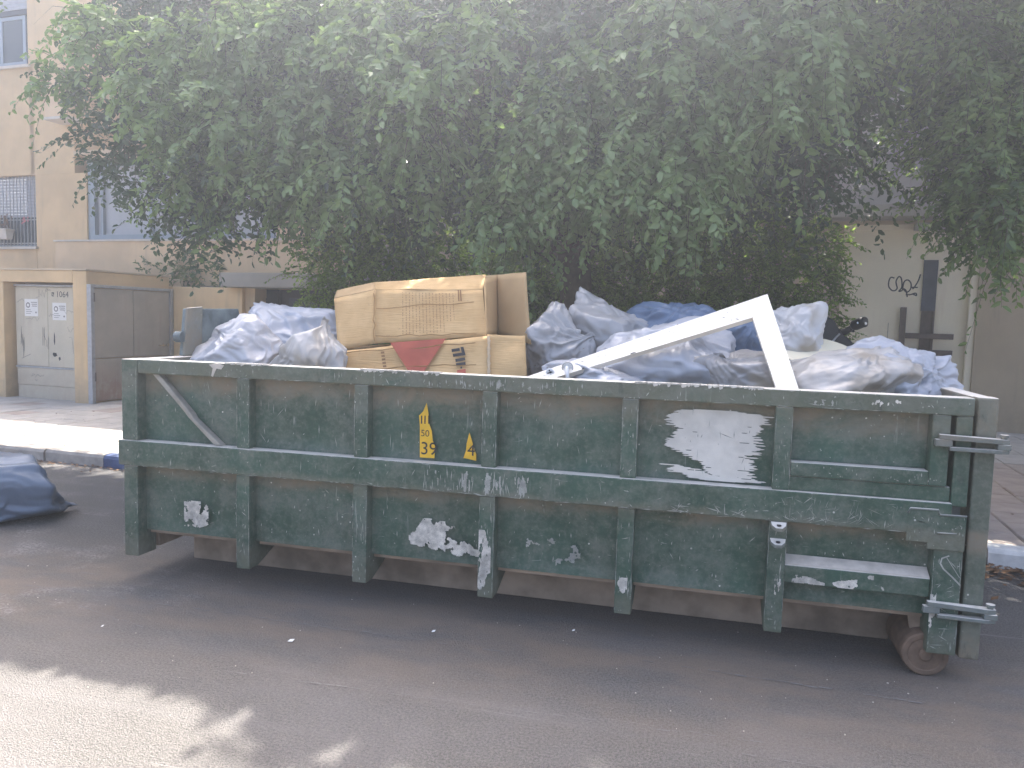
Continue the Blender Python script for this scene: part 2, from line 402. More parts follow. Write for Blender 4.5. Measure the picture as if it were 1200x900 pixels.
# pavers: single ones where the photograph lets one pick them apart, the rest joined
paver_me = {}
for kk in range(4):
    p = MB(); e = .197; b_ = .012; q = .05
    h = [random.uniform(-.003, .003) for _ in range(4)]
    vs8 = [(-e, -e, -q), (e, -e, -q), (e, e, -q), (-e, e, -q), (-e, -e, -.008), (e, -e, -.008), (e, e, -.008), (-e, e, -.008),
           (-e+b_, -e+b_, h[0]), (e-b_, -e+b_, h[1]), (e-b_, e-b_, h[2]), (-e+b_, e-b_, h[3])]
    p.add(vs8, [(0, 1, 5, 4), (1, 2, 6, 5), (2, 3, 7, 6), (3, 0, 4, 7), (4, 5, 9, 8), (5, 6, 10, 9), (6, 7, 11, 10), (7, 4, 8, 11), (8, 9, 10, 11)])
    paver_me[kk] = [mesh_of('paver', p, 'paver'), mesh_of('paver', p, 'paver2')]
field = MB()
for i in range(-50, 22):
    for j in range(0, 24):
        s0, t0 = i*.402, KT+.345+j*.402
        if t0 > 13.4: continue
        vis = (-11.2 < s0 < -5.0 and t0 < 9.9 and s0 > -11.2 + (t0-6.3)*.0) or (1.0 < s0 < 4.3 and t0 < 10.2)
        z = ZP + random.uniform(-.003, .003)
        if vis:
            o = link(bpy.data.objects.new('paver', paver_me[random.randrange(4)][1 if s0 > 0 or random.random() < .12 else 0]))
            o.parent = pavement; o.location = (s0, t0, z); o.rotation_euler = (0, 0, random.choice([0, math.pi/2, math.pi]))
        else:
            e = .195
            field.add([(s0-e, t0-e, z-.04), (s0+e, t0-e, z-.04), (s0+e, t0+e, z-.04), (s0-e, t0+e, z-.04), (s0-e, t0-e, z), (s0+e, t0-e, z), (s0+e, t0+e, z), (s0-e, t0+e, z)],
                      [(4, 5, 6, 7), (0, 1, 5, 4), (1, 2, 6, 5), (2, 3, 7, 6), (3, 0, 4, 7)])
obj('paver_field', field, 'paver', pavement, kind='stuff')

# ================================================================== SKIP
XL, XR, YF, YB = -3.40, 1.195, 3.91, 5.85
skip = thing('roll_off_skip', 'long dark green steel waste skip with scraped paint standing in the road', 'skip', (-1.1, 4.9, 0))
POSTS = [-2.58 + .738*i for i in range(5)]
# corner posts
def postbox(x0, x1, y0, y1, z0, z1, mat='steel', name='post', lab=None):
    return obj(name, MB().box(x0, x1, y0, y1, z0, z1), mat, skip, bevel=.006, label=lab)
postbox(-3.40, -3.29, YF, YF+.16, .86, 1.345); postbox(-3.392, -3.295, YF, YF+.16, .146, .702)
postbox(1.122, 1.19, YF+.012, YF+.1, .84, 1.262)
postbox(1.062, 1.188, YF+.003, YF+.14, .135, .70)
# rails
obj('top_rail', MB().box(-3.29, 1.19, YF+.004, YF+.10, 1.263, 1.347), 'steel', skip, bevel=.007)
obj('top_rail', MB().box(-3.40, 1.19, YB-.10, YB, 1.263, 1.347), 'steel', skip, bevel=.007)
obj('end_rail', MB().box(-3.395, -3.30, YF+.162, YB-.102, 1.258, 1.343), 'grey_steel', skip, bevel=.007)
obj('middle_band', MB().box(-3.425, 1.125, YF-.006, YF+.075, .704, .857), 'steel', skip, bevel=.006)
# ribs, upper and lower
def rib_w(i): return .041 if i < 4 else .040
for i, x in enumerate(POSTS):
    w = rib_w(i)
    obj('rib', MB().box(x-w, x+w, YF+.006, YF+.078, .858, 1.262), 'steel', skip, bevel=.005)
    lo = MB(); zb = .146
    lo.slab([(x-w-.002, YF+.002, .703), (x-w-.002, YF+.002, zb), (x-w-.002, YF+.10, zb), (x-w-.002, YF+.36, .24), (x-w-.002, YF+.36, .32), (x-w-.002, YF+.078, .33), (x-w-.002, YF+.078, .703)], (2*w+.004, 0, 0))
    obj('rib', lo, 'steel', skip, bevel=.005)
# front skin with dents, one sheet per bay (the bays are separate plates between the ribs)
edges = [-3.294] + POSTS + [1.10]
def skin(x0, x1, z0, z1, seed, dent=.014):
    nx, nz = 16, 12; vs = []
    for j in range(nz+1):
        for i in range(nx+1):
            u, v = i/nx, j/nz; x = x0+(x1-x0)*u; z = z0+(z1-z0)*v
            n = vnoise(np.array([[x, 0, z]]), 2.6, seed)[0]
            ed = min(1, 6*min(u, 1-u))*min(1, 6*min(v, 1-v))
            vs.append((x, YF+.074 + dent*n*ed + .010*ed, z))
    fs = [(j*(nx+1)+i, j*(nx+1)+i+1, (j+1)*(nx+1)+i+1, (j+1)*(nx+1)+i) for j in range(nz) for i in range(nx)]
    mb = MB().add(vs, fs)
    return mb
for i in range(6):
    x0, x1 = edges[i], edges[i+1]
    if i == 5:
        obj('side_plate', skin(x0, 1.02, 1.0, 1.262, 40, .008), 'skin', skip, smooth=True)
    else: obj('side_plate', skin(x0, x1, .84, 1.265, 30+i), 'skin', skip, smooth=True)
    obj('side_plate', skin(x0, x1, .298, .72, 50+i), 'skin', skip, smooth=True)
inn = MB().box(-3.39, 1.19, YF+.102, YF+.108, .3, 1.262)
obj('inner_lining', inn, 'inner', skip)
obj('back_wall', MB().box(-3.39, 1.19, YB-.06, YB-.005, .25, 1.262), 'inner', skip)
obj('end_wall', MB().box(-3.385, -3.33, YF+.11, YB-.062, .25, 1.257), 'hook_plate', skip)
obj('floor', MB().box(-3.328, 1.19, YF+.11, YB-.062, .27, .31), 'under', skip)
un = MB().slab([(-3.28, YF+.090, .345), (-3.28, YF+.090, .306), (-3.28, YF+.40, .17), (-3.28, YF+.40, .262), (-3.28, YF+.109, .345)], (4.34, 0, 0))
obj('chamfer_plate', un, 'under', skip)
for y0 in (4.37, 5.25):
    obj('skid', MB().box(-3.25, 1.0, y0, y0+.11, .004, .262), 'under', skip, bevel=.006)
obj('cross_beam', MB().box(-3.38, -3.30, 4.1, 5.7, .16, .25), 'under', skip)
# upper right bay frame
obj('bay_frame', MB().box(.413, 1.02, YF+.008, YF+.085, .93, .998).box(1.021, 1.098, YF+.009, YF+.085, .93, 1.262), 'steel', skip, bevel=.005)
obj('bay_sill', MB().box(.40, 1.118, YF+.02, YF+.085, .8575, .928), 'steel', skip, bevel=.004)
# lower right step beam
stp = MB().slab([(.412, YF+.076, .52), (.412, YF+.012, .487), (.412, YF+.012, .40), (.412, YF+.03, .395), (.412, YF+.076, .395)], (.648, 0, 0))
obj('step_beam', stp, 'steel', skip, bevel=.004)
obj('dust_ledge', MB().slab([(.414, YF+.074, .5235), (.414, YF+.014, .4915), (1.058, YF+.014, .4915), (1.058, YF+.074, .5235)], (0, .001, .003)), 'dust', skip)
# latch plate with its welded outline
lp = MB().slab([(.94, YF-.0075, .665), (1.03, YF-.0075, .665), (1.03, YF-.0075, .635), (1.188, YF-.0075, .635), (1.188, YF-.0075, .80), (1.07, YF-.0075, .80), (1.07, YF-.0075, .822), (.94, YF-.0075, .822)], (0, .009, 0))
obj('latch_plate', lp, 'steel', skip, bevel=.003)
wb = MB().tube([(.94, YF-.009, .80), (.95, YF-.009, .822), (1.068, YF-.009, .823), (1.075, YF-.009, .801), (1.187, YF-.009, .802)], .005, 6)
wb.tube([(1.07, YF-.009, .715), (1.15, YF-.009, .717)], .004, 6)
obj('weld_bead', wb, 'grey_steel', skip, smooth=True)
wb = MB().stroke([(1.13, YF+.0015, .61), (1.10, YF+.0015, .595), (1.095, YF+.0015, .57), (1.11, YF+.0015, .545), (1.15, YF+.0015, .51), (1.185, YF+.0015, .475)], .007, (0, -1, 0))
wb.stroke([(1.12, YF+.0012, .60), (1.18, YF+.0012, .51)], .003, (0, -1, 0))
obj('scrape', wb, 'pale_scratch', skip)
# diagonal brace
bd = MB().slab([(-3.21, YF+.03, 1.262), (-3.165, YF+.03, 1.262), (-2.94, YF+.028, 1.035), (-2.925, YF+.028, 1.01), (-2.735, YF+.028, .858), (-2.785, YF+.028, .858), (-2.965, YF+.03, 1.015), (-2.985, YF+.03, 1.04)], (0, .05, 0))
obj('diagonal_brace', bd, 'brace', skip, bevel=.006)
# lugs on the fifth rib
for z in (.672, .590):
    lg = MB().slab([(.335, YF-.001, z+.03), (.41, YF-.001, z+.03), (.405, YF-.028, z+.018), (.388, YF-.045, z+.008), (.358, YF-.045, z+.008), (.34, YF-.028, z+.018)], (0, 0, -.018))
    lo = obj('lug', lg, 'grey_steel', skip, bevel=.003)
    obj('pin_hole', MB().lathe((.373, YF-.028, z+.0165), (0, -.2, 1), [(0, .011), (.003, .011)], 14), 'ink', lo)
# rear door
door = obj('rear_door', MB().box(1.225, 1.272, YF+.115, YB-.04, .14, 1.34), 'door_steel', skip)
obj('door_edge_tube', MB().box(1.206, 1.292, YF+.018, YF+.112, .12, 1.352), 'door_steel', door, bevel=.01)
obj('door_edge_tube', MB().box(1.206, 1.292, YB-.038, YB+.03, .12, 1.352), 'door_steel', door, bevel=.01)
obj('door_top_tube', MB().box(1.206, 1.29, YF+.1125, YB-.0385, 1.27, 1.349), 'grey_steel', door, bevel=.01)
# hinges
for z in (1.142, .357):
    hb = MB().slab([(1.045, YF-.032, z+.036), (1.30, YF-.036, z+.028), (1.335, YF-.020, z+.026), (1.335, YF+.005, z+.026), (1.30, YF+.012, z+.028), (1.045, YF-.002, z+.036)], (0, 0, -.023))
    hb.slab([(1.09, YF-.032, z-.020), (1.30, YF-.036, z-.022), (1.335, YF-.020, z-.022), (1.335, YF+.005, z-.022), (1.30, YF+.012, z-.022), (1.09, YF-.002, z-.020)], (0, 0, -.017))
    hb.box(1.03, 1.10, YF-.03, YF+.0025, z-.0195, z+.0125)
    hb.box(1.282, 1.338, YF-.034, YF+.012, z-.0215, z+.0045)
    h = obj('hinge', hb, 'grey_steel', skip, bevel=.003)
    obj('hinge_pin', MB().lathe((1.312, YF-.012, z-.034), (0, 0, 1), [(0, .013), (.07, .013), (.0701, .019), (.082, .019)], 14), 'grey_steel', h, smooth=False)
    0 and obj('hinge_barrel', MB().lathe((1.312, YF-.012, z-.019), (0, 0, 1), [(0, .020), (.026, .020)], 14), 'grey_steel', h)
# rollers
for y0 in (YF+.145, YF+.45): obj('roller_bracket', MB().slab([(1.0, y0, .30), (1.18, y0, .30), (1.16, y0, .11), (1.04, y0, .11)], (0, .02, 0)), 'under', skip)
for y0 in (3.965, 5.45):
    r = obj('roller', MB().lathe((1.075, y0, .104), (0, 1, 0), [(0, .035), (0, .05), (.004, .075), (.0, .080), (.0, .098), (.008, .104), (.34, .104), (.345, .09)], 32), 'rust', skip)
    obj('roller_hub', MB().lathe((1.075, y0-.012, .104), (0, 1, 0), [(0, .022), (.006, .03), (.02, .032)], 20), 'rust', r)
# headboard with the hook plate
hp = MB().slab([(-3.39, 4.42, 1.345), (-3.39, 4.46, 1.655), (-3.39, 5.04, 1.665), (-3.39, 5.16, 1.345)], (.035, 0, 0))
hk = obj('hook_plate', hp, 'hook_plate', skip, bevel=.006)
obj('hook_plate_edge', MB().slab([(-3.353, 4.40, 1.345), (-3.353, 4.44, 1.66), (-3.353, 4.60, 1.672), (-3.353, 4.585, 1.345)], (.018, 0, 0)), 'grey_steel', hk, bevel=.006)
obj('hook_lug', MB().lathe((-3.37, 4.395, 1.47), (1, 0, 0), [(-.02, .036), (.03, .036)], 16), 'hook_plate', hk)
# white paint daubs: streaks of a brush
def daub(name, rows, y, seed, parent=skip, jag=.02, dz=.0045, gaps=.12, mat='white_paint'):
    r = random.Random(seed); mb = MB(); k = 0
    z0, z1 = rows[0][0], rows[-1][0]; n = int(abs(z1-z0)/dz)
    for i in range(n):
        z = z0 + (z1-z0)*(i+.5)/n
        for a, b in zip(rows, rows[1:]):
            if min(a[0], b[0]) <= z <= max(a[0], b[0]):
                u = (z-a[0])/(b[0]-a[0]); xa = a[1]+(b[1]-a[1])*u; xb = a[2]+(b[2]-a[2])*u; break
        xa += r.gauss(0, jag*.6); xb += r.gauss(0, jag)
        yy = y - .0002*(i % 5)
        segs = [(xa, xb)]
        if r.random() < gaps*2.5:
            c = xb - abs(r.gauss(0, .08)); w = r.uniform(.008, .05); segs = [(xa, c-w/2), (c+w/2, xb)]
        if r.random() < gaps:
            c = r.uniform(xa, xb); w = r.uniform(.004, .02); segs = [q for sg in segs for q in ([(sg[0], c-w), (c+w, sg[1])] if sg[0] < c < sg[1] else [sg])]
        for p, q in segs:
            if q-p > .004:
                m = (p+q)/2; h = dz*.62
                mb.add([(p, yy, z), (p+min(.012, (q-p)/3), yy, z-h), (q-min(.012, (q-p)/3), yy, z-h), (q, yy, z), (q-min(.012, (q-p)/3), yy, z+h), (p+min(.012, (q-p)/3), yy, z+h)], [(0, 1, 2, 3, 4, 5)])
    return obj(name, mb, mat, parent, kind='stuff')
YS = YF+.066
daub('paint_daub', [(1.222, -.06, .10), (1.21, -.15, .28), (1.185, -.19, .30), (1.15, -.185, .295), (1.12, -.12, .275), (1.08, -.165, .265), (1.03, -.19, .265), (1.0, -.12, .235), (.955, -.02, .25), (.915, .0, .23), (.90, .04, .25), (.875, .03, .27), (.866, .0, .2)], YS, 1, gaps=.045, mat='brush_white')
daub('paint_daub', [(.935, -.14, -.10), (.915, -.18, -.04), (.895, -.12, .06), (.878, -.06, .25), (.868, -.02, .22)], YS-.002, 2, gaps=.03, mat='brush_white')
def flaked(rows, y, seed, thr=.0, fx=9., fz=9., cell=.004, name='paint_daub', mat='white_paint'):
    # paint left in flakes: small cells kept where a noise field is high, fewer towards the rim
    z1, z0 = rows[0][0], rows[-1][0]; xs = [q for w_ in rows for q in w_[1:]]; x0, x1 = min(xs), max(xs)
    nx, nz = max(1, int((x1-x0)/cell)), max(1, int((z1-z0)/cell)); X, Z = np.meshgrid(x0+(np.arange(nx)+.5)*cell, z0+(np.arange(nz)+.5)*cell)
    zr = np.array([w_[0] for w_ in rows][::-1]); xa = np.interp(Z, zr, [w_[1] for w_ in rows][::-1]); xb = np.interp(Z, zr, [w_[2] for w_ in rows][::-1])
    rim = np.minimum(np.minimum(X-xa, xb-X), np.minimum(Z-z0, z1-Z)); Pn = np.stack([X.ravel()*fx, Z.ravel()*0, Z.ravel()*fz], 1)
    n = vnoise(Pn, 1., seed) + .6*vnoise(Pn, 2.7, seed+1) + .4*vnoise(Pn, 6.5, seed+2); n = n.reshape(X.shape)
    keep = (n > thr - np.clip(rim, -.03, .035)*14) & (rim > -.02); mb = MB(); h = cell*.52; r = random.Random(seed)
    for a, b in zip(X[keep], Z[keep]):
        j = cell*.18; mb.add([(a-h+r.uniform(-j, j), y, b-h+r.uniform(-j, j)), (a+h+r.uniform(-j, j), y-.0004*r.random(), b-h+r.uniform(-j, j)), (a+h+r.uniform(-j, j), y, b+h+r.uniform(-j, j)), (a-h+r.uniform(-j, j), y-.0004*r.random(), b+h+r.uniform(-j, j))], [(0, 1, 2, 3)])
    return obj(name, mb, mat, skip, kind='stuff')
flaked([(.505, -2.97, -2.86), (.49, -3.02, -2.85), (.42, -3.02, -2.85), (.37, -2.99, -2.855), (.345, -3.02, -2.93)], YS-.003, 3, .02, 14, 9)
flaked([(.535, -1.50, -1.38), (.50, -1.52, -1.33), (.46, -1.56, -1.35), (.42, -1.57, -1.25), (.385, -1.56, -1.16), (.365, -1.45, -1.16), (.345, -1.30, -1.17), (.335, -1.22, -1.17)], YS-.003, 4, .12, 10, 8)
flaked([(.52, -1.145, -1.125), (.44, -1.145, -1.10), (.34, -1.145, -1.075), (.26, -1.145, -1.085), (.17, -1.143, -1.10)], YF-.0005, 5, .08, 16, 5, .003)
flaked([(.445, .42, .47), (.43, .42, .56), (.405, .42, .60)], YF+.0095, 6, .05, 10, 8, .003)
flaked([(.48, .74, .80), (.45, .72, .84), (.425, .62, .88), (.412, .56, 1.0), (.402, .55, 1.057)], YF+.0095, 7, .16, 8, 8, .003)
flaked([(.42, .385, .408), (.36, .375, .41), (.33, .37, .40), (.28, .39, .41)], YF-.0005, 8, .3, 16, 6, .003)
flaked([(.34, -.36, -.345), (.30, -.385, -.35), (.26, -.395, -.375), (.235, -.395, -.385)], YF-.0005, 9, -.1, 12, 6, .0025)
flaked([(.42, 1.063, 1.075), (.36, 1.063, 1.09), (.30, 1.063, 1.075), (.24, 1.063, 1.08)], YF+.001, 10, .1, 14, 7, .0025)
flaked([(.50, -.90, -.62), (.42, -.95, -.60), (.345, -.92, -.62)], YS-.003, 11, .85, 9, 9, .004, mat='pale_scratch')
flaked([(1.33, -1.30, -.75), (1.275, -1.30, -.75)], YF+.0015, 12, .75, 22, 5, .003, mat='pale_scratch')
flaked([(.85, -1.45, -.85), (.71, -1.45, -.85)], YF-.0085, 13, .80, 20, 3.5, .004, mat='pale_scratch')
flaked([(.76, .02, .30), (.715, -.15, .33)], YF-.0085, 14, .85, 6, 16, .003, mat='pale_scratch')
flaked([(1.335, .55, 1.1), (1.27, .55, 1.1)], YF+.0015, 15, .9, 12, 8, .003)
for sx, sz_ in ((.555, 1.335), (.56, 1.27), (.60, 1.33), (-2.60, 1.34), (-2.45, .86), (-2.82, 1.335)):
    pass
# fine scratches, drips and flecks over the whole front
sc = MB(); r = random.Random(5)
def flat(y, x, z, dx, dz, w):
    d = Vector((dx, 0, dz)); n = Vector((-dz, 0, dx)).normalized()*w*.5; p = Vector((x, y, z))
    sc.add([p, p+d*.5+n, p+d, p+d*.5-n], [(0, 3, 2, 1)])
def zone(n, y, x0, x1, z0, z1, lmin, lmax, vert=.7, wmax=.006):
    for _ in range(n):
        L = r.uniform(lmin, lmax)*r.random()**.6; a = (math.pi/2 + r.gauss(0, .12)) if r.random() < vert else r.uniform(0, 3.14)
        x, z = r.uniform(x0, x1), r.uniform(z0, z1)
        dx, dz = L*math.cos(a), -L*abs(math.sin(a))
        if not (z0 <= z+dz): dz = z0-z
        if not (x0 <= x+dx <= x1): dx = 0
        flat(y, x, z, dx, dz if abs(dz) > .002 else -.004, r.uniform(.0015, wmax))
zone(70, YF+.0025, -3.28, 1.18, 1.272, 1.34, .01, .06)
zone(40, YF+.0025, -1.5, -.6, 1.272, 1.342, .02, .07, 1., .009)
zone(14, YF+.0025, .5, .62, 1.28, 1.34, .03, .07, .2, .012)
zone(75, YF-.0075, -3.4, 1.1, .712, .85, .01, .08, .5)
zone(45, YF-.0075, -1.5, -.85, .712, .852, .03, .13, 1., .006)
zone(40, YF-.0075, -.2, .6, .715, .76, .02, .10, .1, .006)
zone(60, YF-.0075, .3, .9, .72, .84, .02, .12, .15, .002)
for x in POSTS:
    zone(14, YF+.0045, x-.03, x+.03, .87, 1.255, .01, .08, .8, .005); zone(18, YF+.0005, x-.03, x+.03, .16, .69, .01, .07, .8, .006)
for i in range(5):
    zone(22, YS-.003, edges[i]+.06, edges[i+1]-.06, .89, 1.24, .01, .09, .8, .005); zone(26, YS-.003, edges[i]+.06, edges[i+1]-.06, .36, .68, .006, .05, .6, .007)
zone(16, YF+.065, .45, 1.0, 1.02, 1.25, .004, .02, .5, .008); zone(26, YF+.065, .45, 1.0, .54, .68, .006, .04, .5, .006)
zone(30, YF+.0065, .44, 1.08, .94, .99, .005, .03, .6, .006); zone(25, YF-.009, .95, 1.18, .65, .80, .005, .04, .5, .005)
zone(40, YF+.001, 1.07, 1.18, .15, .60, .01, .09, .2, .004); zone(16, YF-.0015, -3.39, -3.30, .2, 1.3, .004, .02, .5, .008)
def edge_wear(x, z0, z1, y, n, w=.0035):
    for _ in range(n):
        L = r.uniform(.01, .16)*r.random(); z = r.uniform(z0+L, z1) if z1-z0 > L else z1
        flat(y, x+r.gauss(0, .0008), z, 0, -L, r.uniform(.0015, w))
for x in POSTS:
    for sg in (-1, 1):
        edge_wear(x+sg*.038, .87, 1.255, YF+.0045, 14); edge_wear(x+sg*.040, .16, .69, YF+.0005, 18)
for x in (-3.396, -3.298): edge_wear(x, .16, 1.33, YF-.0015, 30)
for x in (1.067, 1.184): edge_wear(x, .15, .62, YF+.001, 20)
for _ in range(170):
    x = r.uniform(-3.4, 1.05); L = r.uniform(.01, .12)*r.random(); z = r.choice([.708, .708, .853]); flat(YF-.0075, x, z+r.gauss(0, .0015), L, .0004, r.uniform(.0015, .0045))
for _ in range(120):
    x = r.uniform(-3.25, 1.1); L = r.uniform(.01, .10)*r.random(); flat(YF+.0025, x, r.choice([1.268, 1.342])+r.gauss(0, .0015), L, .0004, r.uniform(.0015, .0045))
obj('paint_scratch', sc, 'pale_scratch', skip, kind='stuff')
# lines of white spatter and crusts on the rail
cr = MB(); r = random.Random(9)
for x0, x1 in ((-2.62, -2.45), (-1.85, -1.4), (-.35, .25), (-2.70, -2.66)):
    x = x0
    while x < x1:
        w = r.uniform(.01, .05); hgt = r.uniform(.004, .016)
        cr.slab([(x, YF+.001, 1.352), (x+w, YF+.001, 1.352), (x+w*.8, YF+.001, 1.352-hgt), (x+w*.3, YF+.001, 1.352-hgt*1.3)], (0, .05, 0)); x += w*.9
obj('mortar_crust', cr, 'white_paint', skip, kind='stuff')
db = MB().slab([(-2.80, YF+.0015, 1.335), (-2.75, YF+.0015, 1.345), (-2.70, YF+.0015, 1.335), (-2.72, YF+.0015, 1.31), (-2.75, YF+.0015, 1.315), (-2.775, YF+.0015, 1.265), (-2.785, YF+.0015, 1.27), (-2.775, YF+.0015, 1.315)], (0, .004, 0))
obj('mortar_splash', db, 'dust', skip)
# torn yellow stickers
YT = YS-.003
def sticker(poly): return obj('sticker', MB().slab([(x, YT, z) for x, z in poly], (0, .001, 0)), 'yellow', skip)
def zx(px, py): p = P(px, py, YT); return (p.x, p.z)
s1 = sticker([zx(*q) for q in ((500, 472), (502, 484), (503, 497), (506, 505), (507, 516), (510, 523), (509, 537), (492, 536), (492, 512), (492, 498), (491, 487), (496, 482))])
s2 = sticker([zx(*q) for q in ((550, 507), (552, 513), (554, 520), (556, 528), (558, 532), (558, 540), (545, 537), (543, 537), (546, 528), (547, 519))])
def lettering(par, txt, px, py, h):
    o_ = P(px, py, YT); obj('lettering', text_mb(txt, h, (o_.x, YT-.0015, o_.z), (1, 0, 0), (0, 0, 1)), 'ink', par, kind='stuff')
for px in (493.5, 497.5, 502):
    a_ = P(px, 487, YT); obj('lettering', MB().slab([(a_.x, YT-.0015, a_.z), (a_.x+.007, YT-.0015, a_.z), (a_.x+.007, YT-.0015, a_.z-.045), (a_.x, YT-.0015, a_.z-.045)], (0, .0005, 0)), 'ink', s1)
lettering(s1, '50', 493, 511, .052); lettering(s1, '39', 492.5, 532, .10); lettering(s2, '4', 547.5, 533.5, .09)

# ================================================================== BAGS
def ico(sub):
    bm = bmesh.new(); bmesh.ops.create_icosphere(bm, subdivisions=sub, radius=1)
    v = np.array([x.co[:] for x in bm.verts]); f = [tuple(y.index for y in x.verts) for x in bm.faces]; bm.free(); return v, f
ICO = {5: ico(5), 6: ico(6)}
def bag(cx, cy, hw, hh, Y, mat, seed, label, depth=None, neck=None, peaks=(), tilt=0., sub=6, group='rubbish bags heaped in the skip', fold=1., floor=None, K=12, spread=.27, ctr=None, size=None, fit=None):
    r = np.random.default_rng(seed); D, F = ICO[sub]
    c = P(cx, cy, Y) if ctr is None else Vector(ctr); dist = (c - Vector((0, 0, CAMH))).dot(FW); k = dist/FPX
    a, h = (hw*k, hh*k) if size is None else size; b = depth or a*.85
    n = r.normal(size=(K, 3)); n /= np.linalg.norm(n, axis=1)[:, None]; off = r.uniform(1-spread*1.3, 1.02, K)
    dots = np.maximum(D @ n.T, 1e-3); q = off[None, :]/dots
    p_ = 40.; rad = (np.sum(np.minimum(1/q, 3)**p_, axis=1))**(-1/p_); rad = np.minimum(rad, 1.12)
    V = D*rad[:, None]
    # broad lumps from what is inside
    V = V*(1 + .10*vnoise(D, 1.7, seed))[:, None]
    for pd, amp, sh in peaks:
        pdv = np.array(pd, float); pdv /= np.linalg.norm(pdv)
        ang = np.arccos(np.clip(D @ pdv, -1, 1)); V = V + pdv*(amp*np.exp(-(ang/(sh*1.35))**2))[:, None]
    # creases: warped ridges, sharp on top
    wv = np.stack([vnoise(D, 2.0, seed+i) for i in (1, 2, 3)], 1)
    Q = D + .35*wv
    rot = np.linalg.qr(r.normal(size=(3, 3)))[0]
    st1 = (Q @ rot)*np.array([1, 2.4, 1.]); st2 = (Q @ rot.T)*np.array([2.6, 1, 1.2])
    n1, n2, n3 = vnoise(st1, 1.15, seed+5), vnoise(st2, 2.3, seed+6), vnoise(st1, 5.2, seed+7)
    cre = -.105*np.abs(n1) - .028*np.abs(n2) - .003*np.abs(n3) + .009*np.exp(-(vnoise(st2, 1.9, seed+8)/.05)**2) + .005*np.exp(-(vnoise(st1, 3.0, seed+11)/.07)**2)
    V = V + D*(fold*cre)[:, None]
    nd = np.array(neck[:3] if neck is not None else r.normal(size=3)*[.6, .4, .3]+[0, -.25, .8], float); nd /= np.linalg.norm(nd); amp = neck[3] if neck is not None else 0
    ang = np.arccos(np.clip(D @ nd, -1, 1))
    u = np.cross(nd, [0.3, .5, .8]); u /= np.linalg.norm(u); w = np.cross(nd, u)
    phi = np.arctan2(D @ w, D @ u)
    # pleats running out from the tie
    ph = phi + .35*vnoise(D, 1.6, seed+9)
    q1 = vnoise(np.stack([np.cos(ph)*2.4, np.sin(ph)*2.4, ang*.55], 1), 1., seed+12); q2 = vnoise(np.stack([np.cos(ph)*5.5, np.sin(ph)*5.5, ang*.9], 1), 1., seed+13)
    reach = np.exp(-(ang/1.5)**2)*np.minimum(1, ang*2.5)
    V = V - D*(fold*reach*(.19*np.abs(q1) + .045*np.abs(q2)))[:, None]
    if neck is not None:
        fr = np.exp(-(ang/.6)**2); rip = np.abs(np.sin(phi*6 + 2*vnoise(D, 2.5, seed+9)))
        V = V - D*(.09*fr*rip)[:, None]
        tw = np.exp(-(ang/.34)**2); along = (V @ nd)[:, None]*nd; rdl = V-along
        V = along + rdl*(1-.72*tw)[:, None] + nd*(amp*tw)[:, None]
        ear = np.exp(-(ang/.13)**2); V = V + nd*(amp*.55*ear)[:, None] + (np.cos(2*phi)*ear*.10)[:, None]*u
    V = V*np.array([a, b, h])
    if tilt:
        ct, sn = math.cos(tilt), math.sin(tilt); V = V @ np.array([[ct, 0, sn], [0, 1, 0], [-sn, 0, ct]])
    if floor is not None:
        zf = floor - c.z; z = V[:, 2]; below = z < zf+.05
        V[:, 2] = np.where(below, zf + .05*np.exp((np.minimum(z-zf, .05)-.05)/.05)*.98 + .002, z)
    if fit is not None:
        lo, hi = V.min(0), V.max(0); F0, F1 = np.array([q[0] for q in fit]), np.array([q[1] for q in fit]); V = F0 + (V-lo)/(hi-lo)*(F1-F0) - np.array(c)
    me = bpy.data.meshes.new('rubbish_bag'); me.from_pydata(V.tolist(), [], F); me.materials.append(MAT[mat])
    me.polygons.foreach_set('use_smooth', [True]*len(F)); me.update()
    o = link(bpy.data.objects.new('rubbish_bag', me)); o.location = c
    return tag(o, label, 'rubbish bag', group)

bag(285, 414, 64, 44, 4.5, 'bag_pale', 21, 'crumpled pale lavender bag at the left end of the skip, below the green hook plate', neck=(-.45, -.5, .8, .12))
bag(362, 404, 72, 46, 5.15, 'bag_steelblue', 22, 'smooth grey-lavender bag sloping up behind the pale bags, left of the cardboard box', tilt=-.25, peaks=(((-.9, 0, .5), .2, .35),))
bag(362, 428, 50, 46, 4.38, 'bag_tan', 23, 'bag with a tan-stained side and gathered top touching the left end of the cardboard box', neck=(.38, -.1, .92, .22))
bag(648, 410, 54, 52, 4.95, 'bag_grey', 24, 'dark-creased grey bag knotted at its side, just right of the cardboard box', neck=(.85, -.35, .35, .16), fold=1.25)
bag(712, 400, 66, 58, 5.3, 'bag_grey', 25, 'grey bag rising to the tallest rounded peak, behind the upper part of the white frame', peaks=(((-.25, -.1, .95), .10, .6), ((.95, 0, .25), .2, .5)), fold=1.1)
bag(806, 394, 66, 42, 5.45, 'bag_blue', 26, 'blue bag lying highest at the back, between the grey peaked bag and the white frame', fold=1.1, peaks=(((-.8, 0, .6), .25, .4),))
bag(856, 406, 50, 40, 5.05, 'bag_blue', 27, 'blue bag mostly hidden inside the angle of the white frame', fold=1.)
bag(785, 428, 86, 58, 4.75, 'bag_steelblue', 28, 'large pale blue-grey bag filling the angle under the white frame', peaks=(((.5, -.2, .8), .12, .4),), spread=.26)
bag(694, 446, 60, 28, 4.42, 'bag_steelblue', 29, 'small bluish bag squeezed under the low end of the white frame', fold=1.2)
bag(872, 450, 72, 50, 4.55, 'bag_dull', 30, 'dusty grey bag with tan folds fanning out, behind the short leg of the white frame', neck=(-.5, -.3, .8, .05), fold=1.15)
